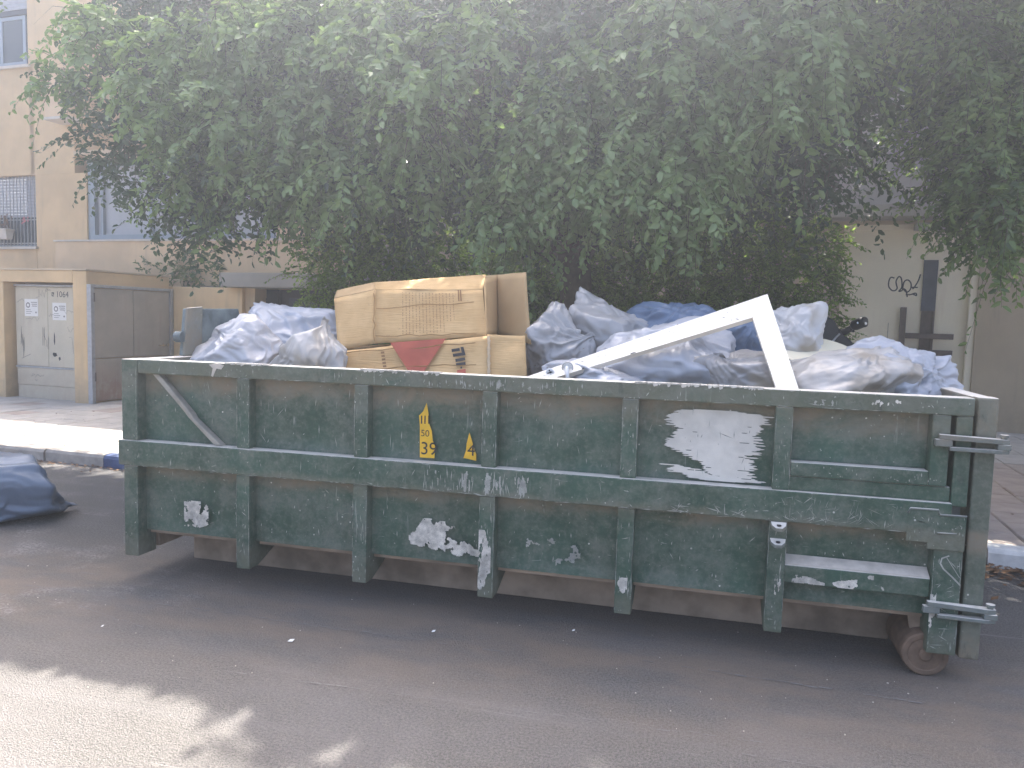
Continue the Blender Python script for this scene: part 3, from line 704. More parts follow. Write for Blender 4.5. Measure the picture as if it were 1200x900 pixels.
bag(884, 402, 42, 36, 5.1, 'bag_grey', 31, 'grey bag with dark deep folds just left of the short leg of the white frame', fold=1.5)
bag(926, 402, 40, 42, 5.0, 'bag_white', 32, 'milky white bag with two upright ears, right of the top of the white frame', peaks=(((-.55, 0, .8), .35, .28), ((.7, 0, .75), .38, .28)), fold=1.25)
bag(985, 456, 84, 48, 4.48, 'bag_tan', 33, 'long bag, tan at left and pale blue at right, against the rail by the frame', tilt=.22, peaks=(((-.9, 0, .35), .2, .4),), spread=.26)
bag(1054, 448, 66, 52, 4.62, 'bag_steelblue', 34, 'shiny pale blue bag at the right end of the skip beside the rear door', peaks=(((-.35, 0, .95), .14, .4),), fold=1.25, spread=.26)
bag(560, 440, 70, 45, 5.2, 'bag_dull', 35, 'grey bag mostly hidden behind and under the right half of the cardboard box', sub=5)
bag(470, 452, 70, 35, 5.1, 'bag_dull', 36, 'grey bag mostly hidden under the left half of the cardboard box', sub=5)
bag(1000, 458, 60, 40, 5.2, 'bag_pale', 38, 'pale bag mostly hidden at the back of the skip under the cream basin', sub=5)
# the sack in the road
rb = bag(0, 0, 0, 0, 0, 'bag_road', 37, 'dark blue bag standing alone in the road left of the skip', neck=(.62, .76, -.12, .20), peaks=(((.02, -.05, .98), .30, .36), ((.55, -.75, -.25), .25, .35), ((-.9, -.1, -.1), .2, .5)),
         group=None, fold=.75, spread=.36, K=9, floor=.004, ctr=(-5.25, 4.75, .12), size=(.55, .40), depth=.46, fit=((-5.98, -4.74), (4.22, 5.15), (.003, .56)))

# ================================================================== CARDBOARD BOX
box = thing('cardboard_box', 'big crushed brown cardboard box with red triangle lying on top of the skip', 'cardboard box', tuple(P(500, 440, 4.6)))
def sheet(pts, mat, name, th=.006, n=10, wob=.006, seed=0, par=box):
    """a board panel given by four corner points, slightly buckled, with thickness"""
    q = [Vector(p) for p in pts]; nrm = (q[1]-q[0]).cross(q[3]-q[0]).normalized()
    vs = []
    for j in range(n+1):
        for i in range(n+1):
            u, v = i/n, j/n; p = q[0]*(1-u)*(1-v) + q[1]*u*(1-v) + q[2]*u*v + q[3]*(1-u)*v
            d = vnoise(np.array([[p.x*1.0, p.y, p.z]]), 5., seed)[0]*wob*min(1, 5*min(u, 1-u)+.3)
            vs.append(p + nrm*d)
    fs = [(j*(n+1)+i, j*(n+1)+i+1, (j+1)*(n+1)+i+1, (j+1)*(n+1)+i) for j in range(n) for i in range(n)]
    o = obj(name, MB().add(vs, fs), mat, par, smooth=True)
    m = o.modifiers.new('board', 'SOLIDIFY'); m.thickness = th; m.offset = -1
    return o, q, nrm
Yc, Yt, Yl = 4.60, 4.74, 4.46
fp, fq, fn = sheet([P(439, 402.5, Yc), P(570, 393.5, Yc), P(565.5, 340, Yt), P(440, 339.5, Yt)], 'card', 'front_panel', seed=1, wob=.011)
ef, eq, en = sheet([P(396, 411, Yc+.03), P(439, 402.5, Yc), P(440, 339.5, Yt), P(391.5, 350, Yt+.06)], 'card', 'end_flap', seed=2)
tp, tq, tn = sheet([P(440, 339, Yt), P(565.5, 339.5, Yt), P(569, 322, Yt+.20), P(439, 330.5, Yt+.20)], 'card', 'top_panel', seed=3)
sheet([P(391.5, 349.5, Yt+.06), P(440, 339, Yt), P(439, 330.5, Yt+.2), P(395, 340, Yt+.24)], 'card_in', 'back_flap', seed=4)
sheet([P(570, 394, Yc+.005), P(584, 393, Yc+.36), P(583, 322, Yt+.36), P(567, 327, Yt+.14)], 'card_in', 'inside_panel', seed=5)
sheet([P(582, 392, Yc+.36), P(622, 403.5, Yc+.12), P(615.5, 319, Yt+.12), P(581, 322, Yt+.36)], 'card_in', 'side_flap', seed=6, wob=.012)
lp_, lq, ln = sheet([P(394, 452, Yl), P(575, 452, Yl), P(573, 393.5, Yc-.02), P(394, 412, Yc-.02)], 'card', 'lower_panel', seed=7, wob=.016)
sheet([P(573, 452, Yl+.02), P(618, 446, Yl+.06), P(615, 393, Yc), P(571, 392, Yc-.015)], 'card', 'corner_flap', seed=8, wob=.022, n=14)
sheet([P(395, 411, Yc+.03), P(583, 394, Yc+.02), P(583, 394, Yc+.40), P(395, 408, Yc+.42)], 'card_in', 'bottom_panel', seed=9)
sheet([P(397, 405, Yc+.42), P(583, 394, Yc+.40), P(583, 322, Yt+.38), P(440, 331, Yt+.25)], 'card_in', 'back_panel', seed=10)
def on(q, n, u, v, off=.004):
    p = q[0]*(1-u)*(1-v) + q[1]*u*(1-v) + q[2]*u*v + q[3]*(1-u)*v
    n = n if n.dot(Vector((0, 0, CAMH))-p) > 0 else -n
    return p + n*off
pt = MB(); r = random.Random(3)
for k in range(16):
    u = .27 + k*.031; v = .93 - .02*k/13
    while v > (.12 if k < 13 else .35):
        L = r.uniform(.008, .04)
        a, b = u-.0028, u+.0028
        pt.add([on(fq, fn, a, v, .016), on(fq, fn, b, v, .016), on(fq, fn, b, v-L, .016), on(fq, fn, a, v-L, .016)], [(0, 1, 2, 3)]); v -= L+r.choice([.012, .012, .03])
    pass
for u in (.78, .80):
    pt.add([on(fq, fn, u, .98, .016), on(fq, fn, u+.012, .98, .016), on(fq, fn, u+.012, .74, .016), on(fq, fn, u, .74, .016)], [(0, 1, 2, 3)])
obj('printed_text', pt, 'card_ink', fp, kind='stuff')
cs = MB()
for va, vb in ((.10, .05), (.62, .70)):
    cs.stroke([on(fq, fn, 0.02+.1*i, va+(vb-va)*i/9+r.gauss(0, .018), .0155) for i in range(10)], .005, Vector((0, -1, 0)))
for va in (.40, .86):
    cs.stroke([on(lq, ln, 0.02+.1*i, va+r.gauss(0, .02), .0225) for i in range(10)], .006, Vector((0, -1, 0)))
cs.stroke([on(fq, fn, .0+r.gauss(0, .006), .02+.1*i, .0155) for i in range(10)], .008, Vector((0, -1, 0)))
obj('crease', cs, 'card_crease', fp, kind='stuff')
def on_l(px, py, off=.024):
    # a spot on the lower panel by its place in it
    p0 = P(px, py, Yl+(Yc-.02-Yl)*(452-py)/50.); return p0 + Vector((0, -off, 0))
tri = MB().add([on_l(459, 401.5), on_l(524, 396.5), on_l(494, 442), on_l(485, 442)], [(0, 1, 2, 3)])
obj('red_triangle', tri, 'card_red', lp_)
lg = MB()
def bar(*pts): lg.add([on_l(*p, .0245) for p in pts], [tuple(range(len(pts)))])
bar((530.5, 409), (540, 407.5), (540.5, 411), (531, 412.5)); bar((541, 406.5), (544.5, 406.3), (547, 416), (543.5, 416.5)); bar((532, 414.5), (546, 412.5), (546.6, 416), (532.6, 418))
bar((535, 420.5), (546, 418.5), (546.8, 422), (535.5, 424)); bar((535.6, 425.5), (546.8, 423.8), (547.2, 427.2), (536, 429)); bar((541, 429.5), (543, 429), (543, 431.5), (541, 431.8))
obj('logo_strokes', lg, 'ink', lp_)
lg = MB(); bar((537, 433.5), (547, 432), (547.5, 441), (537.5, 441)); bar((446, 411.0), (451, 410.5), (454, 436), (449, 436)) if False else None
obj('red_lettering', lg, 'card_red', lp_)
lg = MB()
for i in range(6): bar((448+i*.6, 412+i*4), (452+i*.6, 411.5+i*4), (452.4+i*.6, 414+i*4), (448.4+i*.6, 414.4+i*4))
for i in range(5): bar((533, 409+7*i), (534, 409+7*i), (534.4, 413+7*i), (533.4, 413+7*i)) if i > 9 else None
obj('small_print', lg, 'card_ink', lp_)
te = MB()
for i in range(12):
    u = .04+i*.075; te.slab([P(571+.5*(i % 3), 394+i*4.4, Yc-.035-.008*i), P(574.5+.8*(i % 2), 394+i*4.4, Yc-.035-.008*i), P(574, 398.6+i*4.4, Yc-.04-.008*i), P(571, 398.4+i*4.4, Yc-.04-.008*i)], (0, -.003, 0))
obj('torn_edge', te, 'tape', box, kind='stuff')

# ================================================================== WHITE FRAME
wf = thing('door_frame_piece', 'cream white L shaped piece of door frame leaning on the bags across the front rail', 'door frame', tuple(P(760, 430, 4.3)))
def F_(x, y): return P(x, y, 4.14 + (455-y)*.0042)
def plank(pts, name):
    q = [F_(*p) for p in pts]; n = (q[1]-q[0]).cross(q[2]-q[0]).normalized(); n = n if n.y > 0 else -n
    return obj(name, MB().slab(q, n*.032), 'frame_white', wf)
ll = plank([(560, 461), (590, 461), (881.6, 372), (899, 344.5)], 'long_board')
sl_ = plank([(899.3, 344.3), (881.9, 372.1), (918, 480), (944, 480)], 'short_board')
c0 = F_(644.5, 437)
rose = obj('lock_rose', MB().lathe(c0 + Vector((0, -.004, 0)), (0, 1, .1), [(0, .020), (.003, .026), (.008, .026)], 24), 'white_plastic', ll, smooth=False)
obj('keyhole', MB().lathe(c0 + Vector((.003, -.006, .004)), (0, 1, .1), [(0, .006), (.003, .006)], 10).slab([c0+Vector((-.014, -.0055, -.006)), c0+Vector((.014, -.0055, .004)), c0+Vector((.014, -.0055, .010)), c0+Vector((-.014, -.0055, 0))], (0, .003, 0)).lathe(c0 + Vector((-.003, -.006, .014)), (0, 1, .1), [(0, .004), (.003, .004)], 10).lathe(c0 + Vector((.008, -.006, -.014)), (0, 1, .1), [(0, .004), (.003, .004)], 10), 'ink', rose)
c1 = F_(665.5, 430.5)
ring = MB(); pts = [c1 + Vector((math.cos(a)*.030, -.010, math.sin(a)*.030)) for a in [2*math.pi*i/28 for i in range(29)]]; ring.tube(pts, .003, 6)
obj('handle_ring', ring, 'metal', ll, smooth=True)
obj('handle_plate', MB().lathe(c1 + Vector((0, -.006, 0)), (0, 1, .1), [(0, .026), (.002, .028), (.007, .028)], 24), 'white_plastic', ll)
hnd = MB().tube([c1+Vector((-.004, -.008, .0)), c1+Vector((0, -.032, -.004)), c1+Vector((.007, -.04, -.05)), c1+Vector((.010, -.038, -.12))], [.010, .010, .011, .009], 10)
obj('door_handle', hnd, 'white_plastic', ll, smooth=True)
lt = MB().slab([F_(682, 431.5)+Vector((0, -.001, 0)), F_(687, 429.8)+Vector((0, -.001, 0)), F_(687, 431)+Vector((0, -.001, 0)), F_(682, 432.8)+Vector((0, -.001, 0))], (0, -.003, 0)).slab([F_(739, 414)+Vector((0, -.001, 0)), F_(745, 412)+Vector((0, -.001, 0)), F_(745, 413)+Vector((0, -.001, 0)), F_(739, 415)+Vector((0, -.001, 0))], (0, -.003, 0))
obj('latch_mark', lt, 'ink', ll)
sf = MB(); r = random.Random(15)
for k in range(34):
    u, v = r.random(), r.random(); a_ = (620+250*u, 452-78*u-26*v*.8-3); L = r.uniform(1, 7)
    if k > 24: a_ = (890+30*u+r.uniform(2, 16), 372+75*u)
    p0, p1 = F_(*a_)+Vector((0, -.0012, 0)), F_(a_[0]+L, a_[1]-L*r.uniform(-.4, .5))+Vector((0, -.0012, 0)); n_ = Vector((0, 0, r.uniform(.001, .003)))
    sf.add([p0, p0.lerp(p1, .5)-n_, p1, p0.lerp(p1, .5)+n_], [(0, 1, 2, 3)])
obj('scuff', sf, 'faint', ll, kind='stuff')

# cream basin showing its rim among the bags
bs = thing('plastic_basin', 'cream plastic basin rim sticking out between the white bag and the blue bag', 'basin', tuple(P(970, 420, 4.95)))
bc = P(963, 415.5, 4.85); ax = Vector((.12, -.38, .9)).normalized()
obj('bowl', MB().lathe(bc, ax, [(-.16, .13), (-.15, .155), (-.01, .205), (-.01, .197), (-.14, .145)], 40), 'cream_plastic', bs, smooth=True)
obj('rim', MB().lathe(bc, ax, [(-.02, .205), (-.02, .228), (.002, .232), (.008, .222), (.008, .2)], 40), 'cream_plastic', bs, smooth=False)

# ================================================================== SCOOTER behind the skip
sx0, sy0 = .55, 7.75
sco = thing('motor_scooter', 'black motor scooter parked on the pavement behind the skip', 'motor scooter', (sx0, sy0, ZP))
def lofted(secs, n=20):      # secs: (x, y, z, half_width_x, half_width_y)
    mb = MB()
    for x, y, z, a, b in secs: mb.v += [(x+a*math.copysign(abs(math.cos(q))**.7, math.cos(q)), y+b*math.copysign(abs(math.sin(q))**.7, math.sin(q)), z) for q in [2*math.pi*i/n for i in range(n)]]
    for k in range(len(secs)-1):
        for i in range(n): mb.f.append((k*n+i, k*n+(i+1) % n, (k+1)*n+(i+1) % n, (k+1)*n+i))
    mb.f.append(tuple(range(n-1, -1, -1))); mb.f.append(tuple((len(secs)-1)*n+i for i in range(n))); return mb
hx = P(985, 392, 7.5); H0 = Vector((hx.x, 7.5, hx.z))
# it stands pointing to the left and away; the handlebar end points at the right
for wx in (-.95, .25):
    w_ = obj('wheel', MB().lathe((H0.x+wx-.05, 7.72, ZP+.25), (0, 1, 0), [(0, .16), (.01, .22), (.03, .25), (.09, .25), (.11, .22), (.12, .16)], 28), 'rubber', sco)
    obj('wheel_rim', MB().lathe((H0.x+wx-.05, 7.715, ZP+.25), (0, 1, 0), [(0, .05), (.0, .15), (.13, .15), (.13, .05)], 20), 'metal', w_)
obj('rear_body', lofted([(H0.x-.80, 7.78, ZP+.35, .38, .14), (H0.x-.80, 7.78, ZP+.55, .45, .17), (H0.x-.80, 7.78, ZP+.75, .46, .15)]), 'black', sco, smooth=True)
obj('seat', lofted([(H0.x-.72, 7.78, ZP+.752, .40, .13), (H0.x-.72, 7.78, ZP+.83, .42, .15), (H0.x-.74, 7.78, ZP+.86, .36, .12)]), 'rubber', sco, smooth=True)
obj('floorboard', MB().box(H0.x-.45, H0.x+.12, 7.64, 7.92, ZP+.28, ZP+.36), 'black', sco, bevel=.02)
zt = H0.z
obj('front_shield', lofted([(H0.x+.10, 7.78, ZP+.3, .07, .16), (H0.x+.06, 7.76, ZP+.6, .07, .19), (H0.x+.02, 7.72, zt-.28, .17, .17), (H0.x+.0, 7.66, zt-.10, .15, .13), (H0.x-.03, 7.62, zt-.02, .10, .10)]), 'black', sco, smooth=True)
hood = MB()
prof = [(962, 408), (956, 404), (957, 384), (958, 374), (964, 371), (974, 372), (979, 377), (984, 386), (988, 392), (1000, 401), (998, 412), (988, 413), (975, 411)]
hood.slab([P(x, y, 7.42) for x, y in prof], (0, .16, 0))
obj('windshield', hood, 'black', sco, bevel=.03)
fk = MB().tube([(H0.x+.15, 7.78, ZP+.25), (H0.x+.08, 7.76, ZP+.55)], .035, 10)
obj('fork', fk, 'metal', sco, smooth=True)
hb = MB().tube([P(962, 398, 7.55), P(984, 390, 7.5), P(992, 388, 7.46), P(1000, 383, 7.42)], [.028, .034, .03, .024], 12)
hbar = obj('handlebar', hb, 'black', sco, smooth=True)
gp = MB().tube([P(999, 383.5, 7.42), P(1001.5, 381.5, 7.40), P(1010, 378, 7.36), P(1014, 377, 7.34), P(1015, 377, 7.335)], [.030, .047, .047, .046, .036], 16)
obj('grip', gp, 'black', hbar, smooth=True)
e_ = P(1013.5, 379, 7.30)
obj('bar_end', MB().lathe(e_, (.3, -1, 0), [(0, .010), (.01, .012), (.02, .012)], 14), 'chrome', hbar)
obj('switch', MB().lathe(P(1004.5, 378.5, 7.335), (.3, -1, .2), [(0, .009), (.01, .010)], 12), 'chrome', hbar)
obj('brake_lever', MB().tube([P(984, 391, 7.40), P(980, 395, 7.38), P(975, 401, 7.36), P(972, 406, 7.35)], [.008, .008, .009, .012], 8), 'galv', hbar, smooth=True)
obj('mirror_boss', MB().lathe(P(998.5, 388, 7.36), (.2, -1, 0), [(0, .010), (.03, .012)], 10), 'black', hbar)

# ================================================================== LEFT SIDE: cabinet, gate, walls, building
cab = thing('cabinet_enclosure', 'low beige plastered enclosure around a utility cabinet at the far left', 'wall', (-11.2, 9.9, ZP), frame=1)
t0 = 9.35
e = MB().box(-14.6, -11.93, t0, 11.1, .09, 2.02).box(-14.6, -10.45, t0-.002, 11.1, 2.021, 2.21).box(-10.449, -10.17, t0, 11.1, .09, 2.205)
obj('plaster_wall', e, 'yard', cab, bevel=.012)
obj('niche_back', MB().box(-11.929, -10.451, t0+.40, t0+.45, .09, 2.02), 'side', cab)
obj('coping', MB().box(-14.6, -10.15, t0-.02, 11.12, 2.2105, 2.235), 'capstone', cab)
cb = thing('utility_cabinet', 'cream metal utility cabinet with two notices and scribbles, set in the plastered niche', 'cabinet', (-11.1, t0+.2, ZP), frame=1)
cx0, cx1, ct = -11.86, -10.47, t0+.16
obj('cabinet_body', MB().box(cx0, cx1, ct+.02, ct+.23, .09, 1.955), 'cabinet', cb)
xm = (cx0+cx1)/2
for a, b in ((cx0, xm-.003), (xm+.003, cx1)):
    d = obj('cabinet_door', MB().box(a, b, ct, ct+.018, .66, 1.94), 'cabinet', cb, bevel=.004)
obj('door_sill', MB().box(cx0-.01, cx1+.01, ct-.012, ct+.019, .628, .655), 'galv', cb)
obj('lower_panel', MB().box(cx0, cx1, ct+.001, ct+.018, .345, .625), 'cabinet', cb, bevel=.004)
obj('lower_panel', MB().box(cx0+.01, cx1-.01, ct+.004, ct+.018, .10, .338), 'cabinet', cb, bevel=.004)
obj('cabinet_top', MB().box(cx0-.015, cx1+.015, ct-.02, ct+.23, 1.956, 1.985), 'galv', cb)
yN = ct-.0015
for a, b, zz0, zz1 in ((-11.66, -11.37, 1.47, 1.75), (-11.06, -10.77, 1.42, 1.70)):
    n_ = obj('notice', MB().box(a, b, yN-.001, yN, zz0, zz1), 'paper', cb)
    em = MB().lathe((a+.075, yN-.0015, zz1-.10), (0, 1, 0), [(0, .045), (.0005, .045)], 20)
    for k in range(3): em.box(a+.14+.01*k, b-.02, yN-.002, yN-.0012, zz1-.06-.03*k, zz1-.048-.03*k)
    for k in range(3): em.box(a+.03, a+.13+.03*(k % 2), yN-.002, yN-.0012, zz0+.04+.03*k, zz0+.048+.03*k)
    em.box(b-.06, b-.03, yN-.002, yN-.0012, zz0+.05, zz0+.075)
    obj('notice_print', em, 'faint', n_, kind='stuff')
    obj('emblem', MB().lathe((a+.075, yN-.0022, zz1-.10), (0, 1, 0), [(0, .026), (.0005, .026)], 16), 'paper', n_)
gr = text_mb('1064', .135, (-10.98, yN-.001, 1.79), (1, 0, 0), (0, 0, 1))
gr.box(-11.07, -11.02, yN-.0015, yN-.0005, 1.845, 1.865).box(-11.065, -11.025, yN-.0015, yN-.0005, 1.80, 1.815).box(-11.07, -11.055, yN-.0015, yN-.0005, 1.80, 1.84).box(-11.035, -11.02, yN-.0015, yN-.0005, 1.825, 1.86)
obj('cabinet_number', gr, 'graffiti', cb, kind='stuff')
sm = MB(); r = random.Random(12)
def scrib(x, z, w, h, n, wd=.008):
    pts = [Vector((x+w*(i/(n-1)-.5)+r.gauss(0, w*.10), yN-.001-.0001*r.random(), z+h*r.uniform(-.5, .5))) for i in range(n)]; sm.stroke(pts, wd, (0, -1, 0))
scrib(-11.75, 1.72, .12, .08, 7); scrib(-11.3, 1.85, .25, .15, 9); scrib(-11.15, 1.9, .1, .2, 6, .012); scrib(-11.5, 1.42, .22, .08, 8, .006); scrib(-11.1, 1.5, .1, .06, 6)
scrib(-10.7, 1.55, .2, .08, 7, .006); scrib(-10.68, 1.25, .14, .14, 8, .006); scrib(-11.25, 1.2, .06, .5, 12); scrib(-11.72, 1.05, .08, .75, 14); scrib(-11.18, 1.05, .06, .3, 9, .006)
scrib(-11.4, .5, .28, .10, 12, .008); scrib(-11.45, .43, .05, .03, 5)
sm.stroke([(-11.75, yN-.001, .77), (-11.68, yN-.001, .80), (-11.55, yN-.001, .85)], .008, (0, -1, 0)); sm.stroke([(-10.72, yN-.001, 1.15), (-10.66, yN-.001, 1.15), (-10.63, yN-.001, .90), (-10.52, yN-.001, .86)], .006, (0, -1, 0))
obj('scribble', sm, 'faint', cb, kind='stuff')
r = random.Random(4)
for x, z, w, h in ((-11.03, 1.12, .035, .20), (-11.03, .86, .10, .07), (-10.93, .80, .05, .06)):
    obj('spray_blot', MB().add([(x+w*.5*math.cos(a)*r.uniform(.6, 1.2), yN-.0012, z+h*.5*math.sin(a)*r.uniform(.7, 1.2)) for a in [2*math.pi*i/14 for i in range(14)]], [tuple(range(14))]), 'graffiti', cb)

gate = thing('metal_gate', 'grey sheet metal double gate with a steel frame beside the utility cabinet', 'gate', (-10.13, 10.2, ZP), frame=1)
gs, g0, g1, gz0, gz1 = -10.12, 9.42, 11.03, .16, 1.94
obj('frame_post', MB().box(gs-.05, gs+.035, g0-.07, g0-.002, .09, gz1+.06), 'galv', gate, bevel=.005)
obj('frame_post', MB().box(gs-.05, gs+.035, g1+.002, g1+.07, .09, gz1+.06), 'galv', gate, bevel=.005)
obj('top_bar', MB().box(gs-.05, gs+.03, g0-.001, g1+.001, gz1+.01, gz1+.058), 'galv', gate, bevel=.005)
gm = (g0+g1)/2
for a, b in ((g0, gm-.004), (gm+.004, g1)):
    for z0_, z1_ in ((gz0, .83), (.842, gz1)):
        obj('gate_sheet', MB().box(gs-.02, gs+.004, a+.004, b-.004, z0_, z1_), 'gatemetal', gate, bevel=.003)
for z in (.55, 1.8): obj('gate_hinge', MB().lathe((gs+.025, g0-.004, z-.07), (0, 0, 1), [(0, .018), (.14, .018)], 10), 'brownbar', gate)
gh = MB().lathe((gs+.004, g1-.16, 1.02), (1, 0, 0), [(0, .03), (.012, .03), (.012, .012), (.05, .012)], 12).box(gs+.045, gs+.062, g1-.30, g1-.15, 1.008, 1.032)
obj('gate_handle', gh, 'chrome', gate)
obj('gate_lock', MB().lathe((gs+.004, g1-.05, 1.02), (1, 0, 0), [(0, .03), (.02, .03)], 12), 'chrome', gate)

yw = thing('yard_wall', 'sandy plastered yard wall between the metal gate and the dark doorway', 'wall', (-9.5, 11.3, ZP), frame=1)
obj('plaster_wall', MB().box(-10.25, -8.65, 11.12, 11.35, .09, 2.045), 'yard', yw, bevel=.012)
obj('plaster_pier', MB().box(-8.649, -8.45, 11.20, 11.5, .09, 2.04), 'side', yw)
pln = thing('planter_trough', 'low plaster planter trough on top of the wall behind the gate', 'planter', (-10.9, 11.7, 1.5), frame=1)
obj('planter_front', MB().box(-11.6, -10.15, 11.36, 11.42, 1.6, 2.19), 'capstone', pln, bevel=.01)
obj('planter_soil', MB().box(-11.6, -9.2, 11.421, 11.78, 1.6, 2.08), 'soil', pln)
obj('planter_back', MB().box(-11.6, -9.2, 11.781, 11.84, 1.6, 2.19), 'capstone', pln)

dw = thing('dark_doorway', 'dark doorway under a grey canopy at the edge of the hedge', 'doorway', (-8.0, 11.6, ZP), frame=1)
obj('canopy', MB().box(-8.95, -7.2, 10.9, 12.0, 2.05, 2.29), 'grey_conc', dw, bevel=.012)
dd = obj('door_leaf', MB().box(-8.2, -7.2, 11.62, 11.66, .09, 2.04), 'door_dark', dw)
obj('door_panel', MB().box(-8.05, -7.4, 11.605, 11.619, .3, 1.9), 'darkframe', dd, bevel=.006)
obj('door_jamb', MB().box(-8.44, -8.21, 11.5, 11.68, .09, 2.04), 'dark', dw)

bld = thing('apartment_building', 'tall beige apartment building with shuttered windows behind the cabinet', 'building', (-14, 14, ZP), frame=1)
tf = 12.0
# facade made of piers and spandrels round the openings
w1 = (-16.2, -14.46, 6.45, 8.6); w2 = (-16.2, -14.34, 2.84, 4.28); big = (-13.0, -8.6, 2.97, 4.48)
fa = MB()
fa.box(-22, -16.2, tf, tf+.3, .09, 10.4); fa.box(-16.2, -14.35, tf, tf+.3, .09, 2.84); fa.box(-16.2, -14.35, tf, tf+.3, 4.28, 6.45); fa.box(-16.2, -14.46, tf, tf+.3, 8.6, 10.4)
fa.box(-14.459, -13.30, tf, tf+.3, 4.281, 10.4); fa.box(-14.339, -13.001, tf, tf+.3, .09, 4.279)
obj('facade_wall', fa, 'beige', bld)
obj('side_wall', MB().box(-13.62, -13.301, tf+.302, tf+7, .09, 10.4), 'beige', bld)
wing = MB().box(-13.0, -7.2, tf, tf+.3, 4.48, 4.62).box(-8.6, -7.2, tf, tf+.3, 2.1, 4.479)
obj('wing_wall', wing, 'beige2', bld)
obj('wing_roof', MB().box(-13.29, -7.1, tf-.03, tf+3, 4.621, 4.70), 'capstone', bld)
obj('parapet', MB().box(-13.45, -7.6, tf-.35, tf-.02, 1.9, 2.90), 'beige2', bld, bevel=.01)
obj('parapet_cap', MB().box(-13.47, -7.6, tf-.37, tf-.01, 2.901, 2.935), 'sill', bld)
obj('interior', MB().box(-17, -7.5, tf+2.0, tf+2.1, .09, 9), 'dark', bld)
# upper window
wo = obj('window', MB().box(w1[0], w1[1]-.001, tf+.08, tf+.16, w1[2], w1[2]+.05).box(w1[1]-.09, w1[1]-.001, tf+.08, tf+.16, w1[2]+.051, 8.59).box(w1[0], w1[1]-.091, tf+.08, tf+.16, 7.48, 7.60), 'darkframe', bld)
obj('sash', MB().box(-14.72, -14.64, tf+.11, tf+.15, 6.52, 7.47).box(-16.1, -14.721, tf+.11, tf+.15, 6.52, 6.57).box(-15.35, -15.27, tf+.105, tf+.15, 6.571, 7.47).box(-16.1, -14.721, tf+.11, tf+.15, 7.40, 7.47), 'alu', wo)
obj('pane', MB().box(-16.1, -14.56, tf+.128, tf+.135, 6.51, 7.475), 'glass', wo)
for k in range(7): obj('shutter_slat', MB().box(-16.2, -14.53, tf+.06, tf+.078, 7.57+k*.062, 7.57+k*.062+.057), 'shutter', wo, bevel=.004)
obj('sill', MB().box(w1[0], w1[1]+.06, tf-.06, tf+.079, 6.40, 6.449), 'sill', wo)
# lower window with shutter, bars and flower box
w_ = obj('window', MB().box(w2[1]-.05, w2[1]-.001, tf+.1, tf+.17, w2[2], w2[3]).box(w2[0], w2[1]-.051, tf+.1, tf+.17, w2[2], w2[2]+.05), 'alu', bld)
obj('pane', MB().box(w2[0], w2[1]-.052, tf+.15, tf+.155, w2[2]+.051, 3.5), 'glass', w_)
for k in range(13): obj('shutter_slat', MB().box(w2[0], w2[1]-.055, tf+.108, tf+.128, 3.45+k*.064, 3.45+k*.064+.058), 'shutter', w_, bevel=.005)
br = MB()
for k in range(16): br.box(-14.42-k*.095-.007, -14.42-k*.095+.007, tf+.02, tf+.034, w2[2]+.01, w2[3]-.01)
br.box(w2[0], w2[1], tf+.035, tf+.048, w2[2]+.06, w2[2]+.085).box(w2[0], w2[1], tf+.035, tf+.048, 3.38, 3.40)
obj('window_bars', br, 'galv', w_)
obj('sill', MB().box(w2[0], w2[1]+.05, tf-.07, tf+.09, 2.79, 2.839), 'sill', w_)
fb = thing('flower_box', 'cream flower box with withered plant hanging on the barred window', 'flower box', (-15.1, tf-.12, 3.1), frame=1)
obj('trough', MB().slab([(-15.6, tf-.22, 3.16), (-15.6, tf-.19, 2.98), (-15.6, tf-.07, 2.98), (-15.6, tf-.03, 3.16)], (.68, 0, 0)).box(-15.62, -14.90, tf-.235, tf-.02, 3.161, 3.19), 'sill', fb, bevel=.006)
pl = MB(); r = random.Random(2)
for k in range(46):
    a = Vector((r.uniform(-15.55, -14.95), tf-.12+r.uniform(-.06, .06), 3.19)); d = Vector((r.gauss(0, .08), r.gauss(0, .04), r.uniform(.06, .26)))
    pl.tube([a, a+d*.5, a+d], .004, 4, False); q = a+d; pl.add([q, q+Vector((.03, 0, .02)), q+Vector((.0, .01, .05)), q+Vector((-.03, 0, .02))], [(0, 1, 2, 3)])
obj('withered_stems', pl, 'dry', fb)
fl = MB()
for k in range(12):
    q = Vector((-14.62+r.gauss(0, .05), tf-.03, 3.37+r.gauss(0, .04))); fl.add([q, q+Vector((.03, -.01, .01)), q+Vector((.01, 0, .04)), q+Vector((-.02, 0, .02))], [(0, 1, 2, 3)])
obj('flowers', fl, 'pink', fb)
# big window of the wing
bw = obj('window', MB().box(big[0]+.001, big[0]+.16, tf+.03, tf+.18, big[2], big[3]).box(big[0]+.161, big[1], tf+.03, tf+.18, big[2], big[2]+.10).box(big[0]+.161, big[1], tf+.03, tf+.18, big[3]-.1, big[3]-.001), 'alu', bld)
for a, b in ((-11.52, -11.44), (-12.70, -12.65), (-9.72, -9.64)): obj('mullion', MB().box(a, b, tf+.05, tf+.16, big[2]+.101, big[3]-.101), 'alu', bw)
obj('blind', MB().box(big[0]+.162, big[1], tf+.12, tf+.14, big[2]+.101, big[3]-.101), 'blind', bw)
ac = thing('wall_unit_cover', 'pale beige box cover fixed at the upper corner of the beige building', 'box', (-13.25, tf-.3, 5.3), frame=1)
obj('cover', MB().box(-13.56, -12.98, tf-.42, tf-.002, 5.27, 6.02), 'beige2', ac, bevel=.012)
obj('cover_base', MB().box(-13.58, -12.96, tf-.44, tf-.003, 5.22, 5.268), 'sill', ac)

